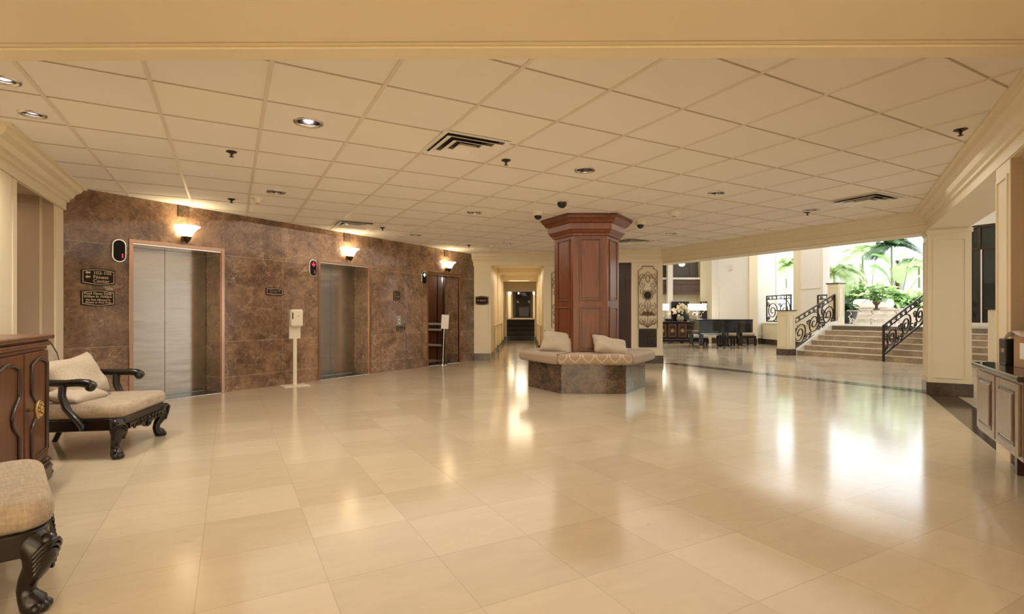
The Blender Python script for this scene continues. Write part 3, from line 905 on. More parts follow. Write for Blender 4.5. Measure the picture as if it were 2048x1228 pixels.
t = thing('hexagonal_bench', 'hexagonal bench of dark marble with beige cushions around the wood column', 'bench', (HC.x, HC.y, 0), HROT)
hex_rings([(0.91, 0.0), (0.91, 0.415)]).obj('base', 'emper2', t)
for i in range(6):
    a = math.pi / 3 * i + math.pi / 6
    def trap(ro, ri):
        h0, h1 = ri * math.cos(math.pi / 6), ro * math.cos(math.pi / 6)
        return [(-ri / 2 + 0.003, -h0), (-ro / 2 + 0.004, -h1), (ro / 2 - 0.004, -h1), (ri / 2 - 0.003, -h0)]
    b = MB(); b.prism(trap(1.075, 0.508), 0.417, 0.565)
    o = b.obj('seat_cushion', 'pattern' if i == 4 else 'bench', t, rz=a + math.pi / 2, bevel=0.045, seg=4, smooth=50,
              label='patterned front cushion' if i == 4 else None)
    w = MB(); q = trap(1.07, 0.53)
    w.tube([(q[0][0], q[0][1], 0.563), (q[1][0] + 0.035, q[1][1] + 0.045, 0.563), (q[2][0] - 0.035, q[2][1] + 0.045, 0.563), (q[3][0], q[3][1], 0.563)], 0.005, 6)
    w.obj('piping', 'bench', o, smooth=60)

def pillow_mesh(w, h, th, seed=0, sag=0.0):
    rnd = random.Random(seed)
    n = 18
    b = MB()
    ph = [rnd.uniform(0, 6.3) for _ in range(6)]
    for sgn in (1, -1):
        k = len(b.v)
        vs, fs = [], []
        for j in range(n + 1):
            for i in range(n + 1):
                u, v = -1 + 2 * i / n, -1 + 2 * j / n
                pin = 1 - 0.10 * (1 - abs(u)) * abs(v) ** 6 - 0.0
                pin2 = 1 - 0.10 * (1 - abs(v)) * abs(u) ** 6
                t_ = th / 2 * max(0.0, (1 - u ** 4)) ** 0.6 * max(0.0, (1 - v ** 4)) ** 0.6
                t_ *= 1 + 0.10 * math.sin(5 * u + ph[0]) * math.sin(4 * v + ph[1]) + 0.06 * math.sin(11 * u * v + ph[2])
                x = u * w / 2 * pin2
                z = v * h / 2 * pin
                z -= sag * (1 - u * u) * (0.5 + 0.5 * v)
                vs.append((x, -sgn * t_, z))
        for j in range(n):
            for i in range(n):
                q = j * (n + 1) + i
                fs.append((q, q + 1, q + n + 2, q + n + 1))
        b.add(vs, fs)
    return b
def pillow(label, loc, w, h, th, rot, seed, sag=0.0, mat='pillow'):
    b = pillow_mesh(w, h, th, seed, sag)
    o = b.obj('throw_pillow', mat, loc=loc, smooth=180)
    m = o.modifiers.new('weld', 'WELD'); m.merge_threshold = 0.0005
    o.rotation_euler = rot
    return tag(o, label, 'pillow')
pillow('beige throw pillow on the bench, left of the wood column', (0.69, 7.86, 0.70), 0.52, 0.36, 0.15, (-0.55, 0.10, -0.40), 3)
pillow('beige throw pillow slumped against the front of the wood column', (1.42, 7.52, 0.665), 0.54, 0.34, 0.18, (-0.80, 0.20, 0.20), 5, 0.03)

# ------------------------------------------------------------------ carved armchairs and credenza by the alcove wall
def leg_path(b, x, y, sx, sy):
    """cabriole leg with ball foot, knee bulging towards (sx, sy)"""
    pts, rad = [], []
    for zz, off, r in ((0.285, -0.03, 0.050), (0.25, 0.008, 0.058), (0.21, 0.02, 0.052), (0.165, 0.005, 0.040), (0.12, -0.022, 0.031), (0.085, -0.03, 0.029),
                       (0.06, -0.022, 0.034), (0.04, -0.005, 0.043), (0.02, 0.0, 0.043), (0.004, 0.0, 0.032)):
        pts.append((x + sx * off, y + sy * off, zz)); rad.append(r)
    b.tube(pts, rad, 14)
    # carved acanthus ridges on the knee, scroll ear
    for k in range(5):
        f = k / 4
        a = math.atan2(sy, sx)
        q = []
        for i in range(7):
            g = -1 + 2 * i / 6
            aa = a + g * 0.95
            rr = 0.068 - 0.022 * f
            q.append((x + sx * 0.006 + math.cos(aa) * rr, y + sy * 0.006 + math.sin(aa) * rr, 0.262 - 0.075 * f - 0.045 * g * g + 0.012))
        b.tube(q, 0.0085, 6)
    b.ball((x + sx * 0.048, y + sy * 0.048, 0.272), 0.027)
    for k in range(3):
        a = math.atan2(sy, sx) + (k - 1) * 0.7
        b.ball((x + math.cos(a) * 0.034, y + math.sin(a) * 0.034, 0.022), 0.021, 8)
def armchair(label, loc, rz):
    t = thing('armchair', label, 'armchair', loc, rz, 'carved dark armchairs by the alcove wall')
    W2, DPT = 0.385, 0.74                       # front legs at y = 0, back at y = DPT
    # seat frame: rail with rounded front corners
    def rr(w2, y0, y1, r, n=6):
        pts = []
        for i in range(n + 1):
            a = math.pi + math.pi / 2 * i / n
            pts.append((-w2 + r + r * math.cos(a), y0 + r + r * math.sin(a)))
        for i in range(n + 1):
            a = -math.pi / 2 + math.pi / 2 * i / n
            pts.append((w2 - r + r * math.cos(a), y0 + r + r * math.sin(a)))
        return pts + [(w2 * 0.9, y1), (-w2 * 0.9, y1)]
    MB().prism(rr(0.425, -0.045, DPT, 0.09), 0.225, 0.315).obj('seat_frame', 'ebony', t, bevel=0.006, smooth=35)
    b = MB(); b.prism(rr(0.43, -0.06, DPT - 0.02, 0.10), 0.312, 0.425)
    b.obj('seat_cushion', 'seat', t, bevel=0.048, seg=5, smooth=60)
    # carved apron under the front rail
    b = MB()
    ap = [(-0.32, 0.25)] + [(-0.32 + 0.64 * i / 20, 0.215 - 0.050 * math.exp(-((i - 10) / 4.0) ** 2) - 0.008 * math.cos(i * 1.25)) for i in range(21)] + [(0.32, 0.25)]
    b.plate([(x, z + 0.01) for x, z in ap], -0.062, -0.035)
    for sg in (-1, 1):
        for k in range(4):
            cx, cz = sg * (0.07 + 0.062 * k), 0.238 - 0.004 * k
            b.tube([(cx + sg * 0.026 * (1 - j / 14) * math.cos(j * 0.62 + k), -0.066, cz + 0.022 * (1 - j / 14) * math.sin(j * 0.62 + k)) for j in range(14)], 0.006, 6)
    b.tube([(0.03 * math.cos(j * 0.5), -0.068, 0.215 + 0.034 * math.sin(j * 0.5)) for j in range(13)], 0.008, 6)
    b.ball((0, -0.064, 0.215), 0.017)
    b.obj('carved_apron', 'ebony', t, smooth=50)
    for sx in (-1, 1):
        b = MB(); leg_path(b, sx * W2, 0.0, sx * 0.75, -0.75); b.obj('leg', 'ebony', t, smooth=60)
        b = MB(); b.tube([(sx * 0.34, DPT - 0.04, 0.28), (sx * 0.345, DPT + 0.01, 0.13), (sx * 0.35, DPT + 0.07, 0.0)], [0.030, 0.027, 0.024], 8, flat=0.8)
        b.obj('leg', 'ebony', t, smooth=50)
        # arm with scrolled end and swept support
        a = MB()
        a.tube([(sx * 0.36, DPT + 0.02, 0.625), (sx * 0.385, DPT * 0.75, 0.605), (sx * 0.395, DPT * 0.45, 0.595), (sx * 0.395, 0.25, 0.598), (sx * 0.395, 0.19, 0.590),
                (sx * 0.395, 0.155, 0.570), (sx * 0.395, 0.142, 0.555)], [0.026, 0.027, 0.028, 0.031, 0.033, 0.032, 0.02], 10)
        a.ball((sx * 0.395, 0.172, 0.563), 0.036, 12, 1.05, 1, 1)
        ao = a.obj('arm', 'ebony', t, smooth=60)
        s = MB()
        s.tube([(sx * 0.395, 0.355, 0.585), (sx * 0.397, 0.36, 0.50), (sx * 0.402, 0.33, 0.41), (sx * 0.408, 0.265, 0.33), (sx * 0.41, 0.22, 0.265), (sx * 0.41, 0.215, 0.235)],
               [0.032, 0.032, 0.033, 0.035, 0.036, 0.030], 8, flat=0.8)
        s.obj('arm_support', 'ebony', ao, smooth=50)
    # upholstered back with carved frame
    bt = MB()
    out = [(-0.33, 0.36), (-0.35, 0.60), (-0.345, 0.78), (-0.30, 0.865), (-0.20, 0.905), (-0.08, 0.925), (0, 0.935), (0.08, 0.925), (0.20, 0.905), (0.30, 0.865), (0.345, 0.78), (0.35, 0.60), (0.33, 0.36)]
    lean = lambda x, z, y: (x, y + DPT - 0.02 + (z - 0.36) * 0.22, z)
    bt.prism([(x * 0.93, z) for x, z in out], -0.045, 0.045, lambda x, z, y: lean(x, z, y))
    bo = bt.obj('backrest', 'seat', t, bevel=0.03, seg=3, smooth=60)
    fr = MB(); fr.tube([lean(x, z, 0) for x, z in out], 0.026, 8)
    for k in range(-4, 5):
        fr.ball(lean(k * 0.05, 0.935 - 0.0012 * (k * 5) ** 1.0 * (1 if k > 0 else -1) * 0.4, -0.01), 0.022, 8)
    fr.obj('back_frame', 'walnut_dk', bo, smooth=60)
    return t
ch1 = armchair('carved dark armchair with beige seat and a pillow, in front of the elevators', (-3.16, 4.42, 0), 103 * D2R)
ny = Vector((-0.71, -0.70)); nx = Vector((-0.70, 0.71))
pl2 = Vector((-1.80, 1.96)) + nx * 0.385
dup(ch1, (pl2.x, pl2.y, 0), math.atan2(0.71, -0.70), 'carved dark armchair cut by the frame, nearest the camera')
c1 = Matrix.Rotation(103 * D2R, 2)
def on_chair(x, y):
    q = c1 @ Vector((x, y)); return (-3.16 + q.x, 4.42 + q.y)
q = on_chair(0.02, 0.50)
pillow('large beige satin pillow leaning on the back of the armchair by the elevators', (q[0], q[1], 0.595), 0.50, 0.40, 0.20, (-0.50, -0.10, 103 * D2R - 0.30), 11, 0.02)
q = on_chair(-0.12, 0.40)
pillow('small folded beige pillow lying under the large one on the armchair', (q[0], q[1], 0.468), 0.42, 0.26, 0.10, (-1.35, 0.0, 103 * D2R - 0.1), 12)

def credenza():
    t = thing('credenza', 'carved walnut credenza with brass knob between the two armchairs', 'cabinet', (-3.215, 3.60, 0), RZ_L)
    # local: x from 0 (far end) to -1.08 (near end), y into the wall, front at y = 0
    w, dp = 1.10, 0.48
    def plan(o, c=0.07):
        return [(o, dp), (o, c - 0.0), (o - c, -o), (-w - o + c, -o), (-w - o, c), (-w - o, dp)]
    MB().prism(plan(0.0), 0.10, 0.90).obj('body', 'walnut', t, bevel=0.005)
    b = MB()
    for o, z0, z1 in ((0.035, 0.0, 0.10), (0.025, 0.10, 0.125), (0.012, 0.125, 0.145)):
        b.prism(plan(o), z0, z1)
    b.obj('plinth', 'walnut_dk', t, bevel=0.012, smooth=40)
    b = MB()
    for o, z0, z1 in ((0.012, 0.885, 0.91), (0.03, 0.91, 0.94), (0.02, 0.94, 0.955), (0.045, 0.955, 0.985)):
        b.prism(plan(o), z0, z1)
    b.obj('top', 'walnut', t, bevel=0.010, smooth=40)
    for sd, x0, x1 in ((1, -0.515, -0.05), (-1, -1.05, -0.535)):
        dr = MB().box(x0, x1, -0.016, 0.0, 0.16, 0.88).obj('door', 'walnut', t, bevel=0.004)
        # serpentine applied moulding: straight stiles with a round lobe half way up towards the meeting stile
        xi = x0 if sd == 1 else x1                # meeting side
        xo = x1 if sd == 1 else x0
        s = 1 if sd == 1 else -1
        m = []
        a0 = xi + s * 0.10
        m += [(xo - s * 0.06, 0.22), (a0 + s * 0.02, 0.20), (a0, 0.24), (a0, 0.40)]
        m += [(a0 + s * 0.012 + s * 0.10 * math.sin(math.pi * i / 10), 0.42 + 0.20 * i / 10) for i in range(11)]
        m += [(a0, 0.64), (a0, 0.80)]
        m += [(a0 + (xo - s * 0.06 - a0) * i / 8, 0.80 + 0.035 * math.sin(math.pi * i / 8)) for i in range(1, 9)]
        mm = MB(); mm.tube([(x, -0.020, z) for x, z in m] , 0.014, 8, closed=True)
        mm.obj('door_moulding', 'walnut_dk', dr, smooth=60)
    MB().box(-0.536, -0.514, -0.024, 0.0, 0.15, 0.88).obj('centre_stile', 'walnut', t, bevel=0.006)
    k = MB()
    k.lathe([(0.012, 0.0), (0.012, 0.045), (0.05, 0.052), (0.058, 0.058), (0.058, 0.066), (0.05, 0.072), (0.02, 0.068), (0.022, 0.078), (0.012, 0.086), (0.001, 0.088)], 24)
    for j in range(10):
        a = 2 * math.pi * j / 10
        k.ball((0.040 * math.cos(a), 0.040 * math.sin(a), 0.072), 0.0085, 8)
    k.xform(Matrix.Translation((-0.485, -0.010, 0.535)) @ Matrix.Rotation(math.pi / 2, 4, 'X'))
    k.obj('knob', 'brass', t, smooth=60, label='round brass knob')
    # carved scroll feet at the canted corners
    for x in (-0.01, -w + 0.01):
        f = MB()
        for j, (r, z) in enumerate(((0.065, 0.03), (0.060, 0.075), (0.052, 0.12))):
            f.ball((x, 0.03, z), r, 14, 1, 1, 0.55)
        f.obj('foot', 'walnut_dk', t, smooth=60)
credenza()

# ------------------------------------------------------------------ counter cabinet with boxes on the right
t = thing('wall_cabinet', 'brown panelled wall cabinet with dark stone top at the edge of the frame', 'cabinet', (3.585, 4.0, 0), RZ_R)
MB().box(0.0, 1.10, 0.0, 0.52, 0.245, 0.72).obj('body', 'deskwood', t, bevel=0.004)
MB().box(-0.03, 1.14, -0.035, 0.52, 0.722, 0.755).obj('countertop', 'granite', t, bevel=0.008)
MB().box(1.10, 1.112, 0.0, 0.52, 0.245, 0.72).obj('end_panel', 'doorwood', t, bevel=0.003)
for k in range(2):
    x0 = 0.035 + 0.53 * k
    dr = MB().box(x0, x0 + 0.50, -0.014, 0.0, 0.27, 0.70).obj('door', 'deskwood', t, bevel=0.003)
    b = MB(); b.frame(x0 + 0.075, x0 + 0.425, 0.315, 0.655, 0.014, -0.017, -0.012); b.obj('door_groove', 'walnut_dk', dr)
    b = MB(); b.box(x0 + 0.10, x0 + 0.40, -0.024, -0.012, 0.34, 0.63); b.obj('door_panel', 'deskwood', dr, bevel=0.012)
MB().box(0.30, 0.36, 0.14, 0.20, 0.0, 0.245).obj('leg', 'doorwood', t)
def on_cab(x, y):
    q = Matrix.Rotation(RZ_R, 2) @ Vector((x, y)); return (3.585 + q.x, 4.0 + q.y)
q = on_cab(0.30, 0.28)
t = thing('cardboard_box', 'brown cardboard box under loose clear plastic on the stone counter', 'box', (q[0], q[1], 0.755), RZ_R + 0.12)
MB().box(0, 0.40, -0.15, 0.17, 0.0, 0.235).obj('carton', 'cardboard', t, bevel=0.003)
MB().box(0.10, 0.24, -0.153, -0.149, 0.06, 0.17).obj('paper_label', 'paper', t)
b = MB()
vs, fs = [], []
for j in range(9):
    for i in range(13):
        u, v = i / 12, j / 8
        vs.append((-0.05 + 0.50 * u, -0.19 + 0.40 * v, 0.262 + 0.014 * math.sin(9 * u + 4 * v) + 0.008 * math.sin(17 * v + 6 * u) - 0.05 * (abs(2 * u - 1) ** 4) - 0.03 * abs(2 * v - 1) ** 4))
for j in range(8):
    for i in range(12):
        k = j * 13 + i; fs.append((k, k + 1, k + 14, k + 13))
b.add(vs, fs); pw = b.obj('plastic_wrap', plain('plastic_film', (0.75, 0.66, 0.55), 0.12, alpha=0.55), t, smooth=180)
sm = pw.modifiers.new('solid', 'SOLIDIFY'); sm.thickness = 0.002
q = on_cab(0.185, 0.20)
t = thing('waste_bin', 'small black box standing on the stone counter beside the carton', 'bin', (q[0], q[1], 0.755), RZ_R + 0.05)
b = MB(); b.box(-0.08, 0.06, -0.10, 0.12, 0, 0.19); b.obj('body', 'black', t, bevel=0.006)
MB().box(-0.055, 0.0, -0.104, -0.1, 0.09, 0.12).obj('slot', 'chrome', t)

# ------------------------------------------------------------------ ceiling fittings
def downlight(i, label, lit):
    x, y, z = DLP[i]
    DR = DRS[i]; q = DR / 0.085
    t = thing('recessed_downlight', label, 'ceiling light', (x, y, CEIL), 0, 'recessed ceiling lights')
    MB().lathe([(DR - 0.004, 0.004), (DR - 0.004, -0.004), (DR + 0.004, -0.010), (DR + 0.022, -0.008), (DR + 0.026, 0.0)], 28).obj('trim_ring', 'chrome', t, smooth=60)
    MB().lathe([(DR - 0.002, 0.0), (DR - 0.004, 0.02), (0.072 * q, 0.06), (0.05 * q, 0.095), (0.03 * q, 0.105), (0.001, 0.106)], 28).obj('reflector', 'can', t, smooth=60)
    MB().lathe([(0.001, 0.018), (0.030, 0.024), (0.046, 0.040), (0.036, 0.075), (0.001, 0.104)] if lit else [(0.001, 0.055), (0.022, 0.060), (0.030, 0.075), (0.026, 0.098), (0.001, 0.104)], 18).obj('bulb', 'bulb' if lit else 'can', t, smooth=60)
    if lit:
        light('downlight_spot', 'SPOT', (0, 0, -0.015), DOWN_W, NEUT, parent=t, spot_size=2.8, spot_blend=0.9, shadow_soft_size=0.08)

DLL = ['round recessed ceiling light with bright lamp between steel elevator and air vent', 'round recessed light cut by the frame above the alcove',
       'small round recessed light over the alcove crown moulding', 'round recessed light in front of the first elevator', 'round recessed light right of the large square vent',
       'round recessed light third across, in front of the lounge beam', 'round recessed light left of the wood column top', 'round recessed light in front of the open elevator',
       'round recessed light nearest the corridor', 'round recessed light just right of the wood column top', 'round recessed light beside the vent near the garden side']
for i, l in enumerate(DLL):
    downlight(i, l, i in (0, 1, 2))
# more of the same fittings where the photo does not show them (behind the header)
def vent(px, py, sz, label, louvers=3):
    x, y, z = seen(px, py, CEIL)
    t = thing('air_vent', label, 'air vent', (x, y, CEIL - 0.001), RZ_G, 'square ceiling air vents')
    h = sz / 2
    MB().box(-h + 0.01, h - 0.01, -h + 0.01, h - 0.01, -0.004, -0.001).obj('backing', 'black', t)
    MB().frame(-h, h, -h, h, 0.05, 0, 0).xform(Matrix.Identity(4))
    for k in range(louvers + 1):
        a = h if k == 0 else h - 0.037 - 0.082 * (k - 1)
        bb = MB()
        n = 4
        w = 0.064 if k else 0.04
        z0, z1 = (-0.005, -0.034) if k else (-0.006, -0.008)
        ro = [(-a, -a), (a, -a), (a, a), (-a, a)]
        ri = [(p_[0] * (a - w) / a, p_[1] * (a - w) / a) for p_ in ro]
        bb.add([(p_[0], p_[1], z1) for p_ in ro] + [(p_[0], p_[1], z0) for p_ in ri] + [(p_[0], p_[1], z1 + 0.003) for p_ in ro] + [(p_[0], p_[1], z0 + 0.003) for p_ in ri],
               [(i, (i + 1) % 4, 4 + (i + 1) % 4, 4 + i) for i in range(4)] + [(8 + i, 8 + (i + 1) % 4, 12 + (i + 1) % 4, 12 + i) for i in range(4)] +
               [(i, (i + 1) % 4, 8 + (i + 1) % 4, 8 + i) for i in range(4)])
        if k == louvers:
            bb.add([(p_[0] * 0.8, p_[1] * 0.8, z0 - 0.004) for p_ in ro], [(0, 1, 2, 3)])
        bb.obj('frame' if k == 0 else 'louver_ring', 'tile', t)
vent(930, 292, 0.60, 'large square ceiling air vent nearest the camera')
vent(707, 448, 0.60, 'square ceiling air vent over the elevator wall')
vent(1730, 399, 0.60, 'square ceiling air vent close to the square cream column')
vent(1262, 482, 0.60, 'square ceiling air vent behind the wood column')
def sprinkler(px, py, label):
    x, y, z = seen(px, py, CEIL)
    t = thing('fire_sprinkler', label, 'sprinkler', (x, y, CEIL), 0, 'ceiling sprinklers')
    MB().lathe([(0.001, -0.001), (0.045, -0.001), (0.045, -0.006), (0.02, -0.018), (0.001, -0.018)], 20).obj('escutcheon', 'bronze', t, smooth=50)
    MB().lathe([(0.012, -0.012), (0.011, -0.034), (0.006, -0.038), (0.006, -0.046)], 12).obj('stem', 'bronze', t, smooth=50)
    MB().lathe([(0.001, -0.044), (0.019, -0.046), (0.019, -0.050), (0.001, -0.052)], 16).obj('deflector', 'bronze', t, smooth=50)
for px, py, l in ((463, 303, 'bronze fire sprinkler on ceiling over the first elevator, nearer the camera'), (463, 398, 'bronze fire sprinkler close to the sconce over the first elevator'),
                  (1012, 320, 'bronze fire sprinkler just behind the large square vent'), (1921, 259, 'bronze fire sprinkler by the crown moulding above the counter'),
                  (765, 455, 'bronze fire sprinkler over the second elevator'), (938, 490, 'bronze fire sprinkler close to the end of the marble wall'),
                  (1615, 424, 'bronze fire sprinkler beside the recessed light near the garden')):
    sprinkler(px, py, l)
def dome(px, py, label, style):
    x, y, z = seen(px, py, CEIL)
    t = thing('security_camera', label, 'security camera', (x, y, CEIL), 0, 'dome cameras around the wood column')
    if style == 'black':
        MB().lathe([(0.06, 0.0), (0.075, -0.006), (0.075, -0.012), (0.06, -0.02)], 22).obj('base', 'whiteplastic', t, smooth=50)
        MB().lathe([(0.062, -0.012), (0.062, -0.04), (0.05, -0.07), (0.028, -0.088), (0.001, -0.094)], 22).obj('dome', 'black', t, smooth=70)
    else:
        MB().lathe([(0.075, 0.0), (0.075, -0.045), (0.062, -0.055), (0.001, -0.055)], 22).obj('base', 'whiteplastic', t, smooth=50)
        MB().lathe([(0.055, -0.052), (0.05, -0.08), (0.03, -0.105), (0.001, -0.112)], 22).obj('dome', 'black', t, smooth=70)
dome(1124, 402, 'black dome camera on the ceiling right in front of the wood column', 'black')
dome(1076, 424, 'white dome camera with dark underside, left of the wood column', 'white')
dome(1281, 443, 'dome camera on the ceiling right of the wood column', 'white')
def smoke(px, py, label, r):
    x, y, z = seen(px, py, CEIL)
    t = thing('smoke_detector', label, 'smoke detector', (x, y, CEIL), 0, 'ceiling smoke detectors')
    MB().lathe([(r, 0.0), (r, -0.012), (r * 0.75, -0.02), (r * 0.62, -0.05), (r * 0.4, -0.06), (0.001, -0.06)], 22).obj('housing', 'whiteplastic', t, smooth=50)
    MB().lathe([(r * 0.3, -0.06), (r * 0.3, -0.072), (0.001, -0.074)], 16).obj('sensor', 'tan', t, smooth=50)
smoke(1348, 424, 'cream smoke detector on the ceiling between the dome camera and recessed light', 0.10)
smoke(515, 397, 'cream smoke detector by the recessed light at the first elevator', 0.07)
smoke(981, 490, 'cream smoke detector near the corridor end of the ceiling', 0.06)
for px, py, l in ((820, 450, 'flat round ceiling speaker nearer the elevator vent'), (885, 452, 'flat round ceiling speaker farther from the elevator vent')):
    x, y, z = seen(px, py, CEIL)
    t = thing('ceiling_speaker', l, 'speaker', (x, y, CEIL), 0, 'round ceiling speakers')
    MB().lathe([(0.12, 0.0), (0.12, -0.006), (0.108, -0.012), (0.100, -0.008), (0.001, -0.008)], 26).obj('grille', 'tbar', t, smooth=50)

# ------------------------------------------------------------------ wrought-iron wall hangings
def spiral(cx, cz, r, turns, a0, sg=1, n=22, y=0.0, shear=0.0):
    pts = []
    for i in range(n + 1):
        f = i / n
        a = a0 + sg * turns * 2 * math.pi * f
        rr = r * (1 - 0.86 * f)
        pts.append((cx + rr * math.cos(a), y, cz + rr * math.sin(a)))
    return pts
def hanging(label, loc, rz):
    t = thing('wall_grille', label, 'wall decoration', loc, rz, 'rusty scrollwork wall hangings')
    w, h = 0.215, 1.42                            # half width, height; origin at the bottom centre
    top = [(-w, 0.0), (-w, h - 0.10), (-w + 0.07, h - 0.06), (-w + 0.10, h), (w - 0.10, h), (w - 0.07, h - 0.06), (w, h - 0.10), (w, 0.0)]
    MB().tube([(x, -0.02, z) for x, z in top], 0.009, 6, closed=True).obj('frame', 'rust', t, smooth=50)
    b = MB()
    for sg in (-1, 1):
        for cz, r, tr, a0, d in ((1.18, 0.085, 1.3, -1.2, 1), (1.00, 0.085, 1.4, 1.4, -1), (0.86, 0.07, 1.2, -1.4, 1), (0.50, 0.085, 1.4, 1.3, -1), (0.36, 0.08, 1.2, -1.3, 1),
                                 (0.15, 0.08, 1.3, 1.5, -1)):
            p_ = spiral(0.115, cz, r, tr, a0, d, y=-0.02)
            b.tube([(x * sg, y, z) for x, y, z in p_], 0.006, 5)
        b.tube([(sg * 0.20 * math.sin(f * 1.5), -0.02, 1.30 - 0.28 * f) for f in [i / 8 for i in range(9)]], 0.006, 5)
        for k in range(3):
            b.tube([(sg * 0.006, -0.02, 0.03), (sg * (0.05 + 0.05 * k), -0.02, 0.12 + 0.02 * (2 - k)), (sg * (0.07 + 0.06 * k), -0.02, 0.24 - 0.05 * k)], 0.006, 5)
        b.tube([(sg * 0.02, -0.02, 0.66), (sg * 0.07, -0.02, 0.58), (sg * 0.03, -0.02, 0.45), (0, -0.02, 0.33)], 0.006, 5)
    b.tube([(0, -0.02, 0.02), (0, -0.02, 0.60)], 0.006, 5)
    b.tube([(0.045 * math.cos(a), -0.02, 1.14 + 0.085 * math.sin(a)) for a in [2 * math.pi * i / 16 for i in range(16)]], 0.008, 6, closed=True)
    b.obj('scrollwork', 'rust', t, smooth=50)
    r_ = MB().lathe([(0.001, 0.0), (0.085, 0.0), (0.085, 0.012), (0.07, 0.02), (0.05, 0.014), (0.04, 0.03), (0.001, 0.035)], 24)
    r_.xform(Matrix.Translation((0, -0.008, 0.76)) @ Matrix.Rotation(math.pi / 2, 4, 'X'))
    r_.obj('medallion', 'iron', t, smooth=50)
    MB().tube([(0.118 * math.cos(a), -0.02, 0.76 + 0.105 * math.sin(a)) for a in [2 * math.pi * i / 20 for i in range(20)]], 0.007, 6, closed=True).obj('ring', 'rust', t, smooth=50)
    c = MB()
    for k in range(4):
        c.tube([(-0.16 + 0.02 * k, -0.022, 0.315 + 0.022 * k), (0, -0.03, 0.300 + 0.022 * k), (0.16 - 0.02 * k, -0.022, 0.315 + 0.022 * k)], 0.010, 6)
    c.obj('basket', 'rust', t, smooth=50)
    return t
pz = lambda x: (2.735 + math.cos(RZ_C) * x, 11.92 + math.sin(RZ_C) * x)
hp = pz(0.37)
hg = hanging('rusty scrollwork iron hanging with dark medallion on the pier by the lounge', (hp[0], hp[1], 0.80), RZ_C)
hq = onC(2.11, 0.80)
dup(hg, hq, RZ_C, 'rusty scrollwork iron hanging almost hidden behind the wood column')
t = thing('cast_iron_panel', 'dark square cast-iron panel with scroll relief below the rusty hanging', 'wall decoration', (hp[0], hp[1], 0.37), RZ_C)
MB().box(-0.205, 0.205, -0.025, 0, 0, 0.42).obj('plate', 'iron', t, bevel=0.006)
b = MB()
for sg in (-1, 1):
    for cx, cz, r, a0 in ((0.09, 0.28, 0.08, 0.5), (0.09, 0.12, 0.07, 2.5), (0.16, 0.2, 0.04, 0)):
        b.tube([(sg * x, -0.028, z) for x, y, z in spiral(cx, cz, r, 1.4, a0)], 0.006, 5)
b.tube([(0, -0.028, 0.04), (0, -0.028, 0.38)], 0.007, 5)
b.obj('relief', 'bronze', t, smooth=50)

# ------------------------------------------------------------------ corridor with stairs
b = MB()
cw = 1.295
b.box(-0.1, 0, 0.3, 9.0, 0, 2.6); b.box(cw, cw + 0.1, 0.3, 9.0, 0, 2.6)
b.box(-0.1, cw + 0.1, 0.3, 9.0, 2.50, 2.6)
for yy, zz in ((2.9, 2.37), (5.9, 2.31)):
    b.box(0, cw, yy, yy + 0.22, zz, 2.5); b.box(0, 0.045, yy, yy + 0.22, 0, zz); b.box(cw - 0.045, cw, yy, yy + 0.22, 0, zz)
b.box(0, cw, 8.8, 9.02, 2.07, 3.4); b.box(0, 0.07, 8.8, 9.0, 0, 2.07); b.box(cw - 0.07, cw, 8.8, 9.0, 0, 2.07)
st(b.obj('wall_corridor', 'cream', loc=(cor_l.x, cor_l.y, 0), rz=RZ_C))
b = MB()
for yy in (2.9, 5.9, 8.78):
    b.box(0, 0.06, yy - 0.02, yy + 0.24, 0, 0.2); b.box(cw - 0.06, cw, yy - 0.02, yy + 0.24, 0, 0.2)
b.box(0, 0.015, 0.3, 9, 0, 0.16); b.box(cw - 0.015, cw, 0.3, 9, 0, 0.16)
st(b.obj('baseboard_corridor', 'base', loc=(cor_l.x, cor_l.y, 0), rz=RZ_C))
t = thing('carpeted_stairs', 'dark carpeted stairs at the end of the corridor', 'stairs', (cor_l.x + dC.x * 9.7, cor_l.y + dC.y * 9.7, 0), RZ_C)
for k in range(5):
    MB().box(0.0, cw, 0.3 * k, 1.5, 0.178 * k, 0.178 * (k + 1)).obj('step', 'carpet', t, bevel=0.012)
b = MB()
b.box(-0.25, cw + 0.25, 11.2, 28, 0.87, 0.89)
st(b.obj('floor_upper_corridor', 'carpet2', loc=(cor_l.x, cor_l.y, 0), rz=RZ_C))
b = MB()
b.box(-0.35, -0.25, 9.02, 28, 0, 3.4); b.box(cw + 0.25, cw + 0.35, 9.02, 28, 0, 3.4); b.box(-0.3, cw + 0.3, 9.02, 28, 3.2, 3.4); b.box(-0.3, cw + 0.3, 28, 28.2, 0.8, 3.4)
b.box(-0.3, 0, 9.02, 9.1, 0, 3.4); b.box(cw, cw + 0.3, 9.02, 9.1, 0, 3.4)
for yy in (14.5, 19, 23.5):
    b.box(-0.25, -0.05, yy, yy + 0.3, 0.89, 3.2); b.box(cw + 0.05, cw + 0.25, yy, yy + 0.3, 0.89, 3.2)
st(b.obj('wall_upper_corridor', 'cream', loc=(cor_l.x, cor_l.y, 0), rz=RZ_C))
MB2 = MB().box(0.08, cw - 0.08, 27.9, 27.98, 0.89, 3.2)
st(MB2.obj('door_5', 'panelwood', loc=(cor_l.x, cor_l.y, 0), rz=RZ_C))
b = MB()
for yy in (12.5, 16.7, 21.2):
    b.box(-0.25, -0.235, yy, yy + 0.9, 0.89, 2.95); b.box(cw + 0.235, cw + 0.25, yy, yy + 0.9, 0.89, 2.95)
st(b.obj('trim_guest_doors', 'deskwood', loc=(cor_l.x, cor_l.y, 0), rz=RZ_C))
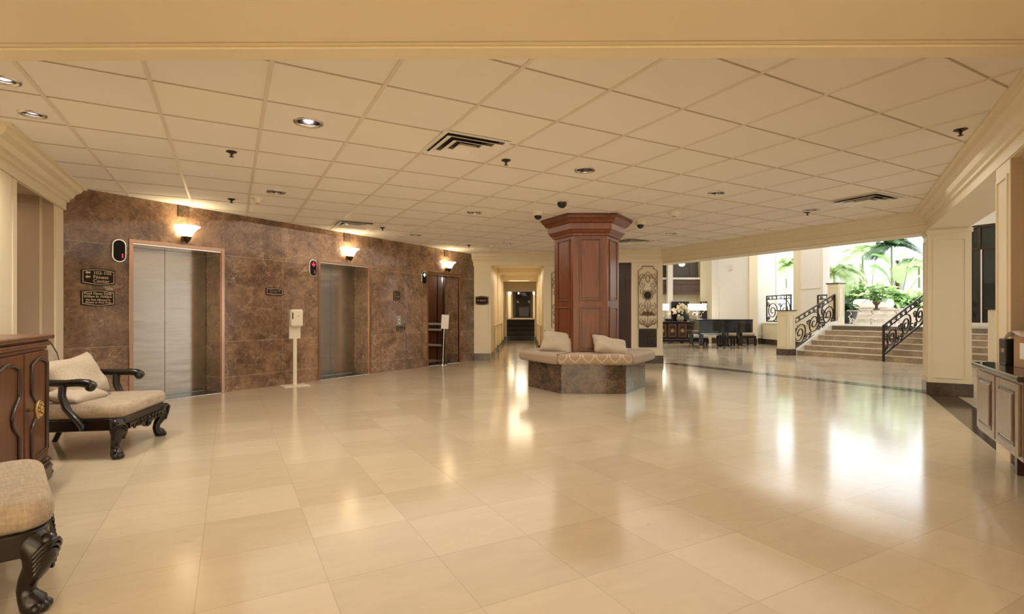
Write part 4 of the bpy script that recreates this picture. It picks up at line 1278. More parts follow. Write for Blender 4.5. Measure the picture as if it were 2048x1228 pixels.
for sx, l in ((-0.10, 'lit globe lamp on the left wall of the upper corridor'), (cw + 0.10, 'lit globe lamp on the right wall of the upper corridor')):
    q = cor_l + dC * 17.4 + dD * sx
    t = thing('globe_lamp', l, 'wall lamp', (q.x, q.y, 2.36), RZ_C, 'globe lamps in the upper corridor')
    MB().ball((0, 0, 0), 0.13, 16).obj('globe', 'globe', t, smooth=180)
    s = 1 if sx > 0.5 else -1
    MB().tube([(0, 0, -0.12), (s * 0.05, 0, -0.2), (s * 0.14, 0, -0.16)], 0.015, 8).obj('bracket', 'brass', t, smooth=50)
    light('globe_bulb', 'POINT', (-s * 0.2, -0.2, 0), 5, WARM, parent=t, shadow_soft_size=0.1)
q = cor_l + dC * 25.5 + dD * 0.42
t = thing('exit_sign', 'small lit sign hanging before the dark end door', 'sign', (q.x, q.y, 2.68), RZ_C)
MB().box(-0.16, 0.16, 0, 0.04, -0.1, 0.1).obj('housing', 'black', t)
MB().box(-0.13, -0.04, -0.004, 0, -0.06, 0.06).obj('lit_panel', 'bulb', t)
for sx, l in ((0.04, 'slim brass rail on the left side of the corridor'), (cw - 0.04, 'slim brass rail on the right side of the corridor')):
    q = cor_l + dC * 1.0 + dD * sx
    t = thing('stair_handrail', l, 'handrail', (q.x, q.y, 0), RZ_C, 'brass corridor rails')
    MB().tube([(0, 0, 0.82), (0, 4.2, 0.82)], 0.018, 8).obj('rail', 'brass', t, smooth=50)
    for yy in (0.02, 2.1, 4.18):
        MB().tube([(0, yy, 0), (0, yy, 0.82)], 0.012, 8).obj('post', 'brass', t, smooth=50)
q = cor_l + dC * 1.3 + dD * 0.62
t = thing('recessed_downlight', 'round recessed light in the corridor ceiling', 'ceiling light', (q.x, q.y, 2.5), 0, 'recessed ceiling lights')
MB().lathe([(0.07, -0.001), (0.10, -0.001), (0.10, -0.008), (0.075, -0.010)], 24).obj('trim_ring', 'chrome', t, smooth=50)
MB().lathe([(0.001, -0.002), (0.076, -0.002), (0.076, -0.006)], 24).obj('reflector', 'black', t, smooth=50)

# ------------------------------------------------------------------ lounge shell
b = MB(); b.add([(2.6, 0.5, 0), (15, 0.5, 0), (15, 12, 0), (11.6, 18.3, 0), (10.9, 22, 0), (2.6, 22, 0)], [(0, 1, 2, 3, 4, 5)])
b.v = [(x, y, 5.0) for x, y, z in b.v]
b.add([(x, y, 5.3) for x, y, z in b.v[:6]], [(0, 1, 2, 3, 4, 5)])
st(b.obj('ceiling_lounge', 'white'))
b = MB()
b.box(2.6, 2.7, 12.6, 21.4, 0, 5); b.box(2.6, 9.4, 21.2, 21.4, 0, 5)
st(b.obj('wall_lounge_back', 'cream'))
b = MB(); b.box(2.45, 14.9, 0.4, 0.5, 0, 5.0); b.box(14.8, 14.9, 0.5, 5.0, 0, 5.0)
st(b.obj('wall_lounge_right', 'white'))
def slab(name, p0, p1, th, z0, z1, mat):
    d_ = Vector(p1) - Vector(p0)
    return st(MB().box(0, d_.length, 0, th, z0, z1).obj(name, mat, loc=(p0[0], p0[1], 0), rz=math.atan2(d_.y, d_.x)))
def panel_trim(name, p0, p1, z0, z1, mat='white', marg=0.22, base=True):
    d_ = Vector(p1) - Vector(p0); L = d_.length
    b_ = MB(); b_.frame(marg, L - marg, z0 + 0.35, z1 - 0.2, 0.045, -0.025, 0)
    st(b_.obj(name, mat, loc=(p0[0], p0[1], 0), rz=math.atan2(d_.y, d_.x)))
    if base:
        st(MB().box(0, L, -0.03, 0, z0, z0 + 0.22).obj(name.replace('trim', 'baseboard'), 'base', loc=(p0[0], p0[1], 0), rz=math.atan2(d_.y, d_.x)))
slab('wall_lounge_white', (7.8, 20.3), (9.08, 19.45), 0.2, 0, 5, 'white'); panel_trim('trim_lounge_white', (7.8, 20.3), (9.08, 19.45), 0, 5)
slab('wall_lounge_corner', (9.1, 19.5), (10.55, 20.65), 0.2, 0, 5, 'white'); panel_trim('trim_lounge_corner', (9.1, 19.5), (10.55, 20.65), 0, 5, marg=0.12)
slab('wall_lounge_pilaster', (8.86, 19.42), (9.16, 19.38), 0.25, 0, 5, 'cream')
slab('wall_lounge_post', (7.52, 20.75), (7.85, 20.75), 0.5, 0, 5, 'cream')
st(MB().box(0, 0.3, 0, 0.3, 0, 0.22).obj('baseboard_lounge', 'base', loc=(8.84, 19.40, 0), rz=-0.13))
# dark timber gallery on the lounge's back wall
b = MB()
b.box(5.3, 7.5, 20.85, 21.2, 1.93, 2.52); b.box(5.3, 7.5, 20.80, 20.86, 1.93, 2.03); b.box(5.3, 7.5, 20.80, 20.86, 2.34, 2.44)
st(b.obj('trim_gallery_front', 'panelred'))
b = MB(); b.box(5.3, 7.5, 21.0, 21.2, 2.60, 3.7); b.box(6.1, 7.25, 20.94, 21.0, 2.62, 3.2); b.frame(6.15, 7.2, 2.66, 3.15, 0.06, 20.92, 20.94)
st(b.obj('trim_gallery_panel', 'panelwood'))
b = MB(); b.box(5.3, 7.55, 20.78, 20.95, 2.52, 2.60); b.box(6.16, 6.36, 20.55, 20.75, 0, 3.7)
st(b.obj('trim_gallery_rail', 'white'))
t = thing('wall_vent', 'small grey grille high on the white lounge wall', 'air vent', (8.36, 19.905, 2.93), math.atan2(-0.85, 1.28))
MB().box(-0.085, 0.085, -0.02, 0, -0.12, 0.12).obj('frame', 'white', t)
for k in range(7):
    MB().box(-0.07, 0.07, -0.026, -0.02, -0.10 + 0.029 * k, -0.085 + 0.029 * k).obj('slat', 'tbar', t)
t = thing('chandelier', 'lit glass chandelier hanging in the lounge above the sideboard', 'chandelier', (5.88, 18.0, 2.92), 0)
MB().lathe([(0.001, -0.14), (0.06, -0.13), (0.10, -0.09), (0.11, -0.05), (0.06, -0.04), (0.001, -0.04)], 20).obj('glass_bowl', 'chandglass', t, smooth=60)
for k in range(8):
    a = 2 * math.pi * k / 8
    MB().lathe([(0.02, -0.03), (0.05, -0.01), (0.07, 0.05), (0.062, 0.05), (0.03, 0.0)], 12, (0.22 * math.cos(a), 0.22 * math.sin(a), 0.02)).obj('glass_shade', 'chandglass', t, smooth=60)
    MB().tube([(0, 0, 0.12), (0.12 * math.cos(a), 0.12 * math.sin(a), 0.0), (0.22 * math.cos(a), 0.22 * math.sin(a), 0.0)], 0.010, 6).obj('arm', 'iron', t, smooth=50)
MB().tube([(0, 0, -0.05), (0, 0, 2.08)], 0.014, 8).obj('rod', 'iron', t, smooth=50)

# ------------------------------------------------------------------ sideboard and what stands on it
SBX, SBY, SBT = 5.55, 20.0, 0.85
t = thing('sideboard', 'long black sideboard with round medallions on its doors behind the piano', 'sideboard', (SBX, SBY, 0), 0)
MB().box(0, 2.0, 0, 0.5, 0.16, 0.80).obj('body', 'lacquer', t, bevel=0.006)
MB().box(-0.03, 2.03, -0.04, 0.52, 0.80, 0.85).obj('top', 'granite', t, bevel=0.01)
MB().box(-0.02, 2.02, -0.03, 0.5, 0.06, 0.18).obj('plinth', 'ebony', t, bevel=0.02)
for x in (0.03, 1.0, 1.97):
    MB().box(x - 0.05, x + 0.05, 0.0, 0.1, 0, 0.07).obj('foot', 'ebony', t)
for k in range(5):
    x0 = 0.055 + 0.385 * k
    dr = MB().box(x0, x0 + 0.35, -0.015, 0, 0.22, 0.78).obj('door', 'doorwood', t)
    MB().frame(x0 + 0.04, x0 + 0.31, 0.27, 0.73, 0.014, -0.022, -0.015).obj('door_moulding', 'brass', dr)
    m_ = MB().lathe([(0.001, 0.0), (0.075, 0.0), (0.07, 0.012), (0.05, 0.008), (0.02, 0.018), (0.001, 0.02)], 20)
    m_.xform(Matrix.Translation((x0 + 0.175, -0.016, 0.50)) @ Matrix.Rotation(math.pi / 2, 4, 'X')); m_.obj('medallion', 'brass', dr, smooth=50)
def table_lamp(x, label):
    t = thing('table_lamp', label, 'lamp', (x, SBY + 0.22, SBT), 0, 'table lamps on the sideboard')
    b = MB()
    b.box(-0.09, 0.09, -0.06, 0.06, 0, 0.03)
    for cx, cz, r in ((-0.1, 0.12, 0.07), (0.1, 0.12, 0.07), (-0.1, 0.27, 0.08), (0.1, 0.27, 0.08)):
        b.tube([(cx + r * math.cos(a), 0, cz + r * math.sin(a)) for a in [2 * math.pi * i / 16 for i in range(16)]], 0.014, 6, closed=True)
    b.tube([(0, 0, 0), (0, 0, 0.45)], 0.016, 8)
    b.obj('base', 'chrome', t, smooth=50)
    MB().prism([(0.36 * math.cos(a), 0.16 * math.sin(a)) for a in [2 * math.pi * i / 28 for i in range(28)]], 0.43, 0.68).obj('lamp_shade', 'lampshade', t, smooth=50)
    light('lamp_bulb', 'POINT', (0, -0.3, 0.35), 5, WARM, parent=t, shadow_soft_size=0.12)
table_lamp(7.20, 'lit table lamp with wide white shade at the piano end of the sideboard')
table_lamp(5.75, 'lit table lamp with white shade half hidden by the cream pier')
t = thing('flower_vase', 'large bouquet of cream blossoms in a grey vase on the sideboard', 'vase', (6.52, SBY + 0.16, SBT), 0)
MB().lathe([(0.001, 0.0), (0.10, 0.0), (0.13, 0.05), (0.14, 0.14), (0.11, 0.20), (0.12, 0.22), (0.10, 0.21), (0.001, 0.19)], 20).obj('vase', 'greyglass', t, smooth=60)
rnd = random.Random(4)
for nm, mt, cnt, cx in (('blossom', 'blossom', 60, 0.04), ('pink_blossom', 'pinkblossom', 20, -0.12)):
    b = MB()
    for k in range(cnt):
        a, e = rnd.uniform(0, 6.28), rnd.uniform(0.1, 1.0)
        x, y, z = cx + 0.30 * e * math.cos(a) , 0.16 * e * math.sin(a), 0.40 + 0.20 * (1 - e) + rnd.uniform(-0.12, 0.10)
        if nm == 'pink_blossom': z -= 0.08
        b.ball((x, y, z), rnd.uniform(0.03, 0.055), 7)
    b.obj(nm, mt, t, smooth=180)
b = MB()
for k in range(34):
    a, e = rnd.uniform(0, 6.28), rnd.uniform(0.4, 1.0)
    x, y, z = 0.36 * e * math.cos(a), 0.18 * e * math.sin(a), 0.30 + rnd.uniform(-0.05, 0.22)
    b.tube([(0, 0, 0.2), (x * 0.6, y * 0.6, z * 0.85), (x, y, z)], [0.006, 0.012, 0.002], 5, flat=0.4)
b.obj('foliage', 'leafdark', t, smooth=50)
def screen(x0, x1, h, label):
    t = thing('lacquer_screen', label, 'screen', ((x0 + x1) / 2, SBY + 0.46, SBT), 0, 'black blossom screens')
    w = (x1 - x0) / 2
    MB().box(-w, w, 0, 0.03, 0, h).obj('panel', 'black', t)
    b = MB()
    r2 = random.Random(int(x0 * 10))
    for k in range(14):
        b.ball((r2.uniform(-w * 0.3, w * 0.9), -0.004, r2.uniform(0.3, h - 0.05)), 0.026, 8, 1, 0.3, 1)
    b.obj('blossom_inlay', 'blossom', t, smooth=60)
screen(6.27, 6.97, 0.78, 'black lacquer screen with pale blossoms behind the bouquet')
screen(7.40, 7.68, 0.78, 'narrow black lacquer screen behind the wide lamp')
for x, l in ((6.05, 'low black box left of the bouquet on the sideboard'), (6.98, 'low black box right of the bouquet on the sideboard')):
    t = thing('lacquer_box', l, 'box', (x, SBY + 0.10, SBT), 0, 'black boxes on the sideboard')
    MB().box(-0.14, 0.14, -0.08, 0.08, 0, 0.085).obj('body', 'black', t, bevel=0.005)
    MB().box(-0.145, 0.145, -0.085, 0.085, 0.085, 0.11).obj('lid', 'black', t, bevel=0.005)

# ------------------------------------------------------------------ grand piano and seats behind it
t = thing('grand_piano', 'black grand piano with closed lid in the lounge', 'piano', (7.10, 17.55, 0), -0.05)
def rim(s=1.0):
    left = [(-0.95, -0.60), (0.25, -0.60)]
    c = [(0.25 + 0.45 * i / 8, -0.60 + 0.22 * math.sin(math.pi / 2 * i / 8) ** 2) for i in range(1, 9)]
    d_ = [(0.70 + 0.26 * math.sin(math.pi * i / 10), -0.38 + 0.36 * (1 - math.cos(math.pi * i / 10)) / 1.0 * 0.9) for i in range(1, 11)]
    return [(x * s, y * s) for x, y in left + c + d_ + [(-0.95, 0.80)]]
b = MB(); b.prism(rim(), 0.52, 0.93); b.obj('case', 'lacquer', t, bevel=0.01, smooth=35)
b = MB(); b.prism(rim(1.012), 0.932, 0.962); b.obj('lid', 'lacquer', t, bevel=0.006, smooth=35)
MB().box(-0.99, -0.30, -0.62, 0.80, 0.46, 0.58).obj('key_bed', 'lacquer', t, bevel=0.01)
MB().box(-0.90, -0.25, -0.63, -0.60, 0.485, 0.50).obj('key_slip', 'chrome', t)
for x, y in ((-0.86, -0.5), (0.42, -0.42), (-0.86, 0.6), (0.62, 0.2)):
    lg = MB().box(x - 0.06, x + 0.06, y - 0.06, y + 0.06, 0.10, 0.60).obj('leg', 'lacquer', t, bevel=0.012)
    MB().lathe([(0.03, 0.0), (0.045, 0.03), (0.045, 0.07), (0.03, 0.10)], 14, (x, y, 0)).obj('caster', 'brass', lg, smooth=50)
b = MB()
b.box(-0.20, -0.15, -0.3, -0.25, 0.10, 0.60); b.box(0.05, 0.10, -0.3, -0.25, 0.10, 0.60); b.box(-0.22, 0.12, -0.34, -0.2, 0.05, 0.14); b.box(-0.12, 0.02, -0.3, -0.26, 0.14, 0.6)
b.obj('pedal_lyre', 'lacquer', t, bevel=0.006)
for k in range(3):
    MB().box(-0.14 + 0.07 * k, -0.11 + 0.07 * k, -0.46, -0.33, 0.06, 0.075).obj('pedal', 'brass', t)
t = thing('piano_bench', 'low bench with white cushion behind the left legs of the piano', 'bench', (6.72, 18.75, 0), 0)
MB().box(-0.30, 0.30, -0.17, 0.17, 0.28, 0.40).obj('cushion', 'boulder', t, bevel=0.03)
MB().box(-0.29, 0.29, -0.16, 0.16, 0.22, 0.28).obj('frame', 'ebony', t)
for x in (-0.25, 0.25):
    for y in (-0.13, 0.13):
        MB().box(x - 0.025, x + 0.025, y - 0.025, y + 0.025, 0, 0.22).obj('leg', 'ebony', t)
def lounge_chair(x, y, label):
    t = thing('lounge_chair', label, 'armchair', (x, y, 0), 0.1, 'lounge chairs behind the piano')
    MB().box(-0.27, 0.27, -0.26, 0.26, 0.34, 0.47).obj('seat', 'seat', t, bevel=0.05, seg=3, smooth=60)
    MB().box(-0.29, 0.29, -0.27, 0.27, 0.27, 0.36).obj('frame', 'ebony', t)
    for a in (-0.26, 0.26):
        for c in (-0.24, 0.24):
            MB().box(a - 0.025, a + 0.025, c - 0.025, c + 0.025, 0, 0.27).obj('leg', 'ebony', t)
lounge_chair(7.72, 18.6, 'low chair with pale striped seat seen under the piano')
lounge_chair(8.36, 18.7, 'low chair with pale seat at the right end of the piano')

# ------------------------------------------------------------------ stairs to the terrace, newels and iron railings
S0 = Vector((7.90, 14.40))
def stp(x, y):                                  # stair frame to world
    q = S0 - dA * x + dB * y
    return (q.x, q.y)
NST, RIS, TRD, SWID = 6, 0.135, 0.33, 4.25
t = thing('terrace_steps', 'wide stone steps rising from the lounge to the terrace', 'steps', (S0.x, S0.y, 0), RZ_A)
for k in range(NST):
    y1 = TRD * (NST - 1) + 0.02
    s_ = MB().box(0, SWID, TRD * k, y1 if k < NST - 1 else TRD * k + 0.02, RIS * k, RIS * (k + 1) - 0.022).obj('step', 'stone', t)
    MB().box(-0.005, SWID, TRD * k - 0.018, TRD * k + TRD, RIS * (k + 1) - 0.024, RIS * (k + 1)).obj('nosing', 'nosing', s_, bevel=0.006)
UP = RIS * NST
b = MB()                                         # side wall that slopes beside the steps
b.prism([(-0.085, 0.0), (1.95, 0.0), (1.95, UP + 0.12), (1.75, UP + 0.10), (-0.085, 0.10)], -0.16, 0.0, lambda y, z, x: (x, y, z))
st(b.obj('wall_step_side', 'white', loc=(S0.x, S0.y, 0), rz=RZ_A))
# terrace floor and its retaining wall
tp = [stp(-0.16, TRD * 5), stp(SWID + 2.5, TRD * 5), stp(SWID + 2.5, 9.5), (11.5, 27.5), (9.8, 26), (10.4, 20.65), (9.60, 19.85), (9.66, 18.6), (9.58, 16.4), (9.45, 15.75)]
b = MB(); b.prism(tp, -0.2, UP - 0.002)
st(b.obj('floor_terrace', 'terrace'))
b = MB(); b.sweep([stp(-0.1, 2.2), (9.58, 16.4), (9.64, 18.6), (9.56, 19.8)], [(0.0, 0.0), (0.03, 0.0), (0.03, UP - 0.05), (0.06, UP - 0.04), (0.06, UP), (0.0, UP)], 1)
st(b.obj('wall_terrace', 'cream'))
b = MB(); b.sweep([stp(-0.1, 2.2), (9.58, 16.4), (9.64, 18.6), (9.56, 19.8)], [(0.03, 0.0), (0.05, 0.0), (0.05, 0.2), (0.03, 0.2)], 1)
st(b.obj('baseboard_terrace', 'base'))
# wall piece and column standing on the terrace edge
slab('wall_terrace_pier', (9.70, 17.55), (9.78, 16.35), 0.22, 0, 5, 'white'); 
b = MB(); b.frame(0.1, 1.1, UP + 1.15, 4.5, 0.04, -0.02, 0)
st(b.obj('trim_terrace_pier', 'white', loc=(9.70, 17.55, 0), rz=math.atan2(-1.2, 0.08)))
st(MB().box(-0.14, 0.14, -0.17, 0.17, 0, 5).obj('wall_terrace_column', 'cream', loc=(9.78, 17.66, 0), rz=RZ_C))
def newel(x, y, z0, z1, label):
    q = stp(x, y)
    t = thing('newel_post', label, 'newel post', (q[0], q[1], z0), RZ_A, 'cream newel posts of the terrace steps')
    h = z1 - z0
    MB().box(-0.32, 0, 0, 0.32, 0, h - 0.03).obj('shaft', 'cream', t)
    b = MB(); b.frame(-0.27, -0.05, 0.24, h - 0.12, 0.018, -0.012, 0)
    k = len(b.v)
    b.box(0, 0.012, 0.05, 0.068, 0.24, h - 0.12); b.box(0, 0.012, 0.252, 0.27, 0.24, h - 0.12); b.box(0, 0.012, 0.068, 0.252, 0.24, 0.258); b.box(0, 0.012, 0.068, 0.252, h - 0.138, h - 0.12)
    b.obj('panel_moulding', 'cream', t)
    MB().box(-0.355, 0.035, -0.035, 0.355, h - 0.03, h).obj('cap', 'bronze', t, bevel=0.006)
    if z0 == 0:
        MB().box(-0.335, 0.015, -0.015, 0.335, 0, 0.17).obj('plinth', 'base', t)
newel(0.0, -0.41, 0, 1.245, 'short cream newel post at the lower left foot of the steps')
newel(0.0, 1.96, UP, 2.06, 'cream newel post at the top left of the steps')
newel(SWID + 0.33, -0.41, 0, 1.245, 'cream newel post seen between the square column and the pilaster')

def railing(label, loc, rz, L, z0, slope, h, nsc, end_post=True, first_down=0.0, name='iron_railing'):
    """panel of scrolls between two rails, x along the run"""
    t = thing(name, label, 'railing', loc, rz, 'wrought-iron railings of the terrace')
    zz = lambda x: z0 + slope * x
    MB().tube([(0, 0, zz(0) + h), (L * 0.5, 0, zz(L * 0.5) + h), (L, 0, zz(L) + h)], 0.028, 8, flat=0.75).obj('handrail', 'iron', t, smooth=50)
    MB().tube([(0, 0, zz(0)), (L, 0, zz(L))], 0.022, 8).obj('bottom_rail', 'iron', t, smooth=50)
    MB().tube([(0, 0, zz(0) + h - 0.13), (L, 0, zz(L) + h - 0.13)], 0.010, 6).obj('mid_rail', 'iron', t, smooth=50)
    MB().box(-0.02, 0.02, -0.02, 0.02, zz(0) - first_down, zz(0) + h).obj('post', 'iron', t)
    if end_post:
        MB().box(L - 0.02, L + 0.02, -0.02, 0.02, zz(L), zz(L) + h).obj('post', 'iron', t)
    st_ = L / nsc
    R_ = min(st_ * 0.56, (h - 0.16) * 0.47)
    for k in range(nsc):
        cx = st_ * (k + 0.5)
        b = MB()
        mid = (h - 0.13) / 2
        up = 1 if k % 2 == 0 else -1
        p_ = spiral(cx, mid * (0.92 if up > 0 else 1.05), R_, 2.1, -math.pi / 2 * up, up, 40)
        b.tube([(x, 0, z + zz(x)) for x, y, z in p_], 0.021, 6, flat=0.7)
        for q_ in ((cx - st_ * 0.36, h - 0.32, 0.09, 2.6), (cx + st_ * 0.38, 0.13, 0.10, 0.6), (cx - st_ * 0.30, 0.11, 0.08, 4.0)):
            p2 = spiral(q_[0], q_[1], q_[2], 1.3, q_[3], -up, 18)
            b.tube([(x, 0, z + zz(x)) for x, y, z in p2], 0.016, 6)
        b.obj('scroll', 'iron', t, smooth=60)
        c = MB()
        c.tube([(st_ * k + 0.01, 0, zz(st_ * k) + h - 0.115), (st_ * (k + 1) - 0.01, 0, zz(st_ * (k + 1)) + h - 0.115)], 0.010, 5)
        for g in range(3):
            xx = st_ * (k + (g + 0.5) / 3)
            p3 = spiral(xx, h - 0.066, 0.055, 1.2, 0.4 + g, 1 if g % 2 else -1, 14)
            c.tube([(x, 0, z + zz(x)) for x, y, z in p3], 0.012, 5)
        c.obj('frieze_scroll', 'iron', t, smooth=60)
    return t
q = stp(-0.10, -0.08)
railing('scrolled iron railing rising along the left side of the steps', (q[0], q[1], 0), RZ_A + math.pi / 2, 2.02, 0.15, 0.375, 0.80, 3, first_down=0.1)
q = stp(2.216, -0.11)
railing('scrolled iron railing rising up the middle of the steps', (q[0], q[1], 0), RZ_A + math.pi / 2, 2.05, 0.155, 0.40, 0.70, 3, first_down=0.155)
p0, p1 = Vector((9.53, 19.45)), Vector((9.63, 17.95))
railing('level iron balustrade on the terrace edge before the narrow window', (p0.x, p0.y, UP), math.atan2((p1 - p0).y, (p1 - p0).x), (p1 - p0).length, 0.06, 0, 0.93, 2)
p0, p1 = Vector((9.62, 16.35)), Vector(stp(-0.2, 2.3))
railing('short level iron balustrade beside the upper newel post', (p0.x, p0.y, UP), math.atan2((p1 - p0).y, (p1 - p0).x), (p1 - p0).length, 0.06, 0, 0.85, 1)

# ------------------------------------------------------------------ far right: dark window wall seen past the square column
b = MB(); b.box(0, 3.2, 0, 0.25, 0, 3.1)
b.box(0, 3.2, 0, 0.25, 3.1, 3.4)
wpos = stp(2.60, 3.0)
b = MB(); b.box(-0.25, 0.10, 0, 0.25, UP, 5); b.box(0.10, 5.5, 0.05, 0.25, 3.40, 5); b.box(0.10, 5.5, -0.08, 0.25, UP, UP + 0.10); b.box(2.6, 5.5, 0.02, 0.25, UP, 3.4); b.box(0.1, 5.5, -0.06, 0.05, 3.40, 3.52)
st(b.obj('wall_terrace_right', 'white', loc=(wpos[0], wpos[1], 0), rz=RZ_A))
w_ = sempty('window_1', (wpos[0], wpos[1], UP + 0.10), RZ_A)
b = MB()
for x in (0.10, 0.28, 1.25, 1.95, 2.54):
    b.box(x, x + 0.06, 0, 0.07, 0, 2.49)
for z in (0.0, 1.86, 2.43):
    b.box(0.10, 2.6, 0, 0.07, z, z + 0.06)
b.obj('window_frame', 'bronze', w_)
MB().box(0.34, 0.37, -0.01, 0.0, 0, 1.86).obj('window_glint_strip', 'white', w_)  # white strip paints the bright reflection along the dark frame
MB().box(0.10, 2.6, 0.03, 0.045, 0, 2.49).obj('window_pane', 'darkglass', w_)

# ------------------------------------------------------------------ garden
gp = stp(-1.2, 12.2)
b = MB(); b.box(-4.5, 16, 0, 0.12, UP, 3.2)
st(b.obj('wall_garden_screen', 'fence', loc=(gp[0], gp[1], 0), rz=RZ_A))
for px, l in ((1722, 'dark post against the white garden screen'), (1795, 'second dark post against the white garden screen')):
    k = (px - 1024) / FPX
    nrm = dB; dd = Vector((gp[0], gp[1])).dot(nrm) - 0.08
    yy = dd / (k * nrm.x + nrm.y)
    t = tag(MB().box(-0.06, 0.06, -0.06, 0.06, 0, 2.7).obj('screen_post', 'bronze', loc=(k * yy, yy, UP), rz=RZ_A), l, 'post', 'posts of the garden screen')
# stone planter bench
pb = stp(-4.3, 6.2)
t = thing('planter_bench', 'pale stone planter bench with a stepped front across the terrace', 'planter', (pb[0], pb[1], UP), RZ_A)
for k, (y0, z0, z1) in enumerate(((0.0, 0.0, 0.17), (0.25, 0.17, 0.34), (0.5, 0.34, 0.52))):
    MB().box(-0.5, 7, y0, 1.0, z0, z1).obj('tier', 'limestone', t, bevel=0.012)
MB().box(-0.5, 7, 1.0, 3.0, 0, 0.50).obj('soil', 'soil', t)
# plants
def leafblade(b, base, direction, length, width, droop, n=6, fold=0.15):
    d = Vector(direction).normalized()
    side = d.cross(Vector((0, 0, 1)))
    if side.length < 0.1: side = Vector((1, 0, 0))
    side.normalize()
    vs = []
    p = Vector(base)
    for i in range(n + 1):
        f = i / n
        w = width * math.sin(math.pi * min(0.98, 0.08 + 0.92 * f)) ** 0.7
        c = p + d * length * f + Vector((0, 0, -droop * f * f * length))
        up = Vector((0, 0, fold * w))
        vs += [c - side * w / 2 + up, c, c + side * w / 2 + up]
    fs = []
    for i in range(n):
        k = i * 3
        fs += [(k, k + 1, k + 4, k + 3), (k + 1, k + 2, k + 5, k + 4)]
    b.add([tuple(v) for v in vs], fs)
def palm(label, loc, height, nfr, flen, seed, mat='leaf', trunk=0.05):
    rnd = random.Random(seed)
    t = thing('palm', label, 'palm', loc, 0, 'palms in the garden')
    MB().tube([(0, 0, 0), (0.03, 0.02, height * 0.5), (0, 0, height)], [trunk * 1.2, trunk, trunk * 0.8], 8).obj('trunk', 'stem', t, smooth=50)
    b = MB()
    for k in range(nfr):
        a = 2 * math.pi * k / nfr + rnd.uniform(-0.3, 0.3)
        el = rnd.uniform(0.15, 1.2)
        prev = None
        pts = []
        for i in range(9):
            f = i / 8
            r = flen * f * math.cos(el)
            z = height + flen * f * math.sin(el) - 0.75 * flen * f * f
            pts.append(Vector((r * math.cos(a), r * math.sin(a), z)))
        b.tube(pts, [0.012 * (1 - 0.8 * i / 8) for i in range(9)], 4)
        for i in range(1, 30):
            f = i / 30
            u = f * 8; j = int(u); fr = u - j
            c = pts[j].lerp(pts[min(8, j + 1)], fr)
            tg = (pts[min(8, j + 1)] - pts[j]).normalized()
            sd = tg.cross(Vector((0, 0, 1))).normalized()
            ll = flen * 0.34 * math.sin(math.pi * (0.12 + 0.80 * f)) + 0.03
            for s in (-1, 1):
                tip = c + (sd * s * 0.85 + tg * 0.6 + Vector((0, 0, -0.25))).normalized() * ll
                w = tg * 0.020
                md = c.lerp(tip, 0.55) + Vector((0, 0, 0.012))
                b.add([tuple(c - w * 0.5), tuple(c + w * 0.5), tuple(md + w), tuple(md - w), tuple(tip)], [(0, 1, 2, 3), (3, 2, 4)])
    b.obj('fronds', mat, t)
    return t
def bush(label, loc, r, h, n, lw, seed, mat, name='leafy_bush'):
    rnd = random.Random(seed)
    t = thing(name, label, 'bush', loc, 0, 'bushes in the stone planter')
    b, s = MB(), MB()
    for k in range(n):
        a, e = rnd.uniform(0, 2 * math.pi), rnd.uniform(0.0, 1.0) ** 0.6
        q = Vector((r * e * math.cos(a), r * e * math.sin(a), h * rnd.uniform(0.35, 1.0) * (1.1 - 0.4 * e)))
        dr_ = Vector((math.cos(a) * 0.7 + rnd.uniform(-0.5, 0.5), math.sin(a) * 0.7 + rnd.uniform(-0.5, 0.5), rnd.uniform(-0.3, 0.6)))
        leafblade(b, q, dr_, lw * rnd.uniform(0.7, 1.3), lw * rnd.uniform(0.5, 0.8), 0.35, 4)
        if k % 6 == 0:
            s.tube([(0, 0, 0), tuple(q * 0.5 + Vector((0, 0, 0.05))), tuple(q)], 0.008, 4)
    s.obj('stems', 'stem', t, smooth=50)
    b.obj('leaves', mat, t)
def banana(label, loc, specs, seed):
    t = thing('banana_plant', label, 'plant', loc, 0, 'broad-leaved plants in the garden')
    for (dx, dy, h, ll, w, mt) in specs:
        MB().tube([(0, 0, 0), (dx * 0.25, dy * 0.25, h * 0.5), (dx * 0.6, dy * 0.6, h)], [0.03, 0.022, 0.015], 6).obj('stem', 'stem', t, smooth=50)
        b = MB(); leafblade(b, (dx * 0.6, dy * 0.6, h), (dx * 1.0, dy * 1.0, 0.9), ll, w, 0.45, 10, 0.2); b.obj('leaf', mt, t, smooth=60)
def gpos(px, yl):                                # garden spot on the ray of a survey pixel at stair-frame depth yl
    k = (px - 1024) / FPX
    o = S0 + dB * yl
    yy = o.dot(dB) / (k * dB.x + dB.y)
    return (k * yy, yy)
# white draped cushion on the bench
bp = gpos(1746, 6.95)
b = MB(); b.box(-0.62, 0.62, -0.22, 0.22, 0, 0.36)
o = b.obj('outdoor_cushion', 'boulder', loc=(bp[0], bp[1], UP + 0.52), rz=RZ_A + 0.08, bevel=0.13, seg=5, smooth=60)
tag(o, 'long white padded cushion lying on the stone planter bench', 'cushion')
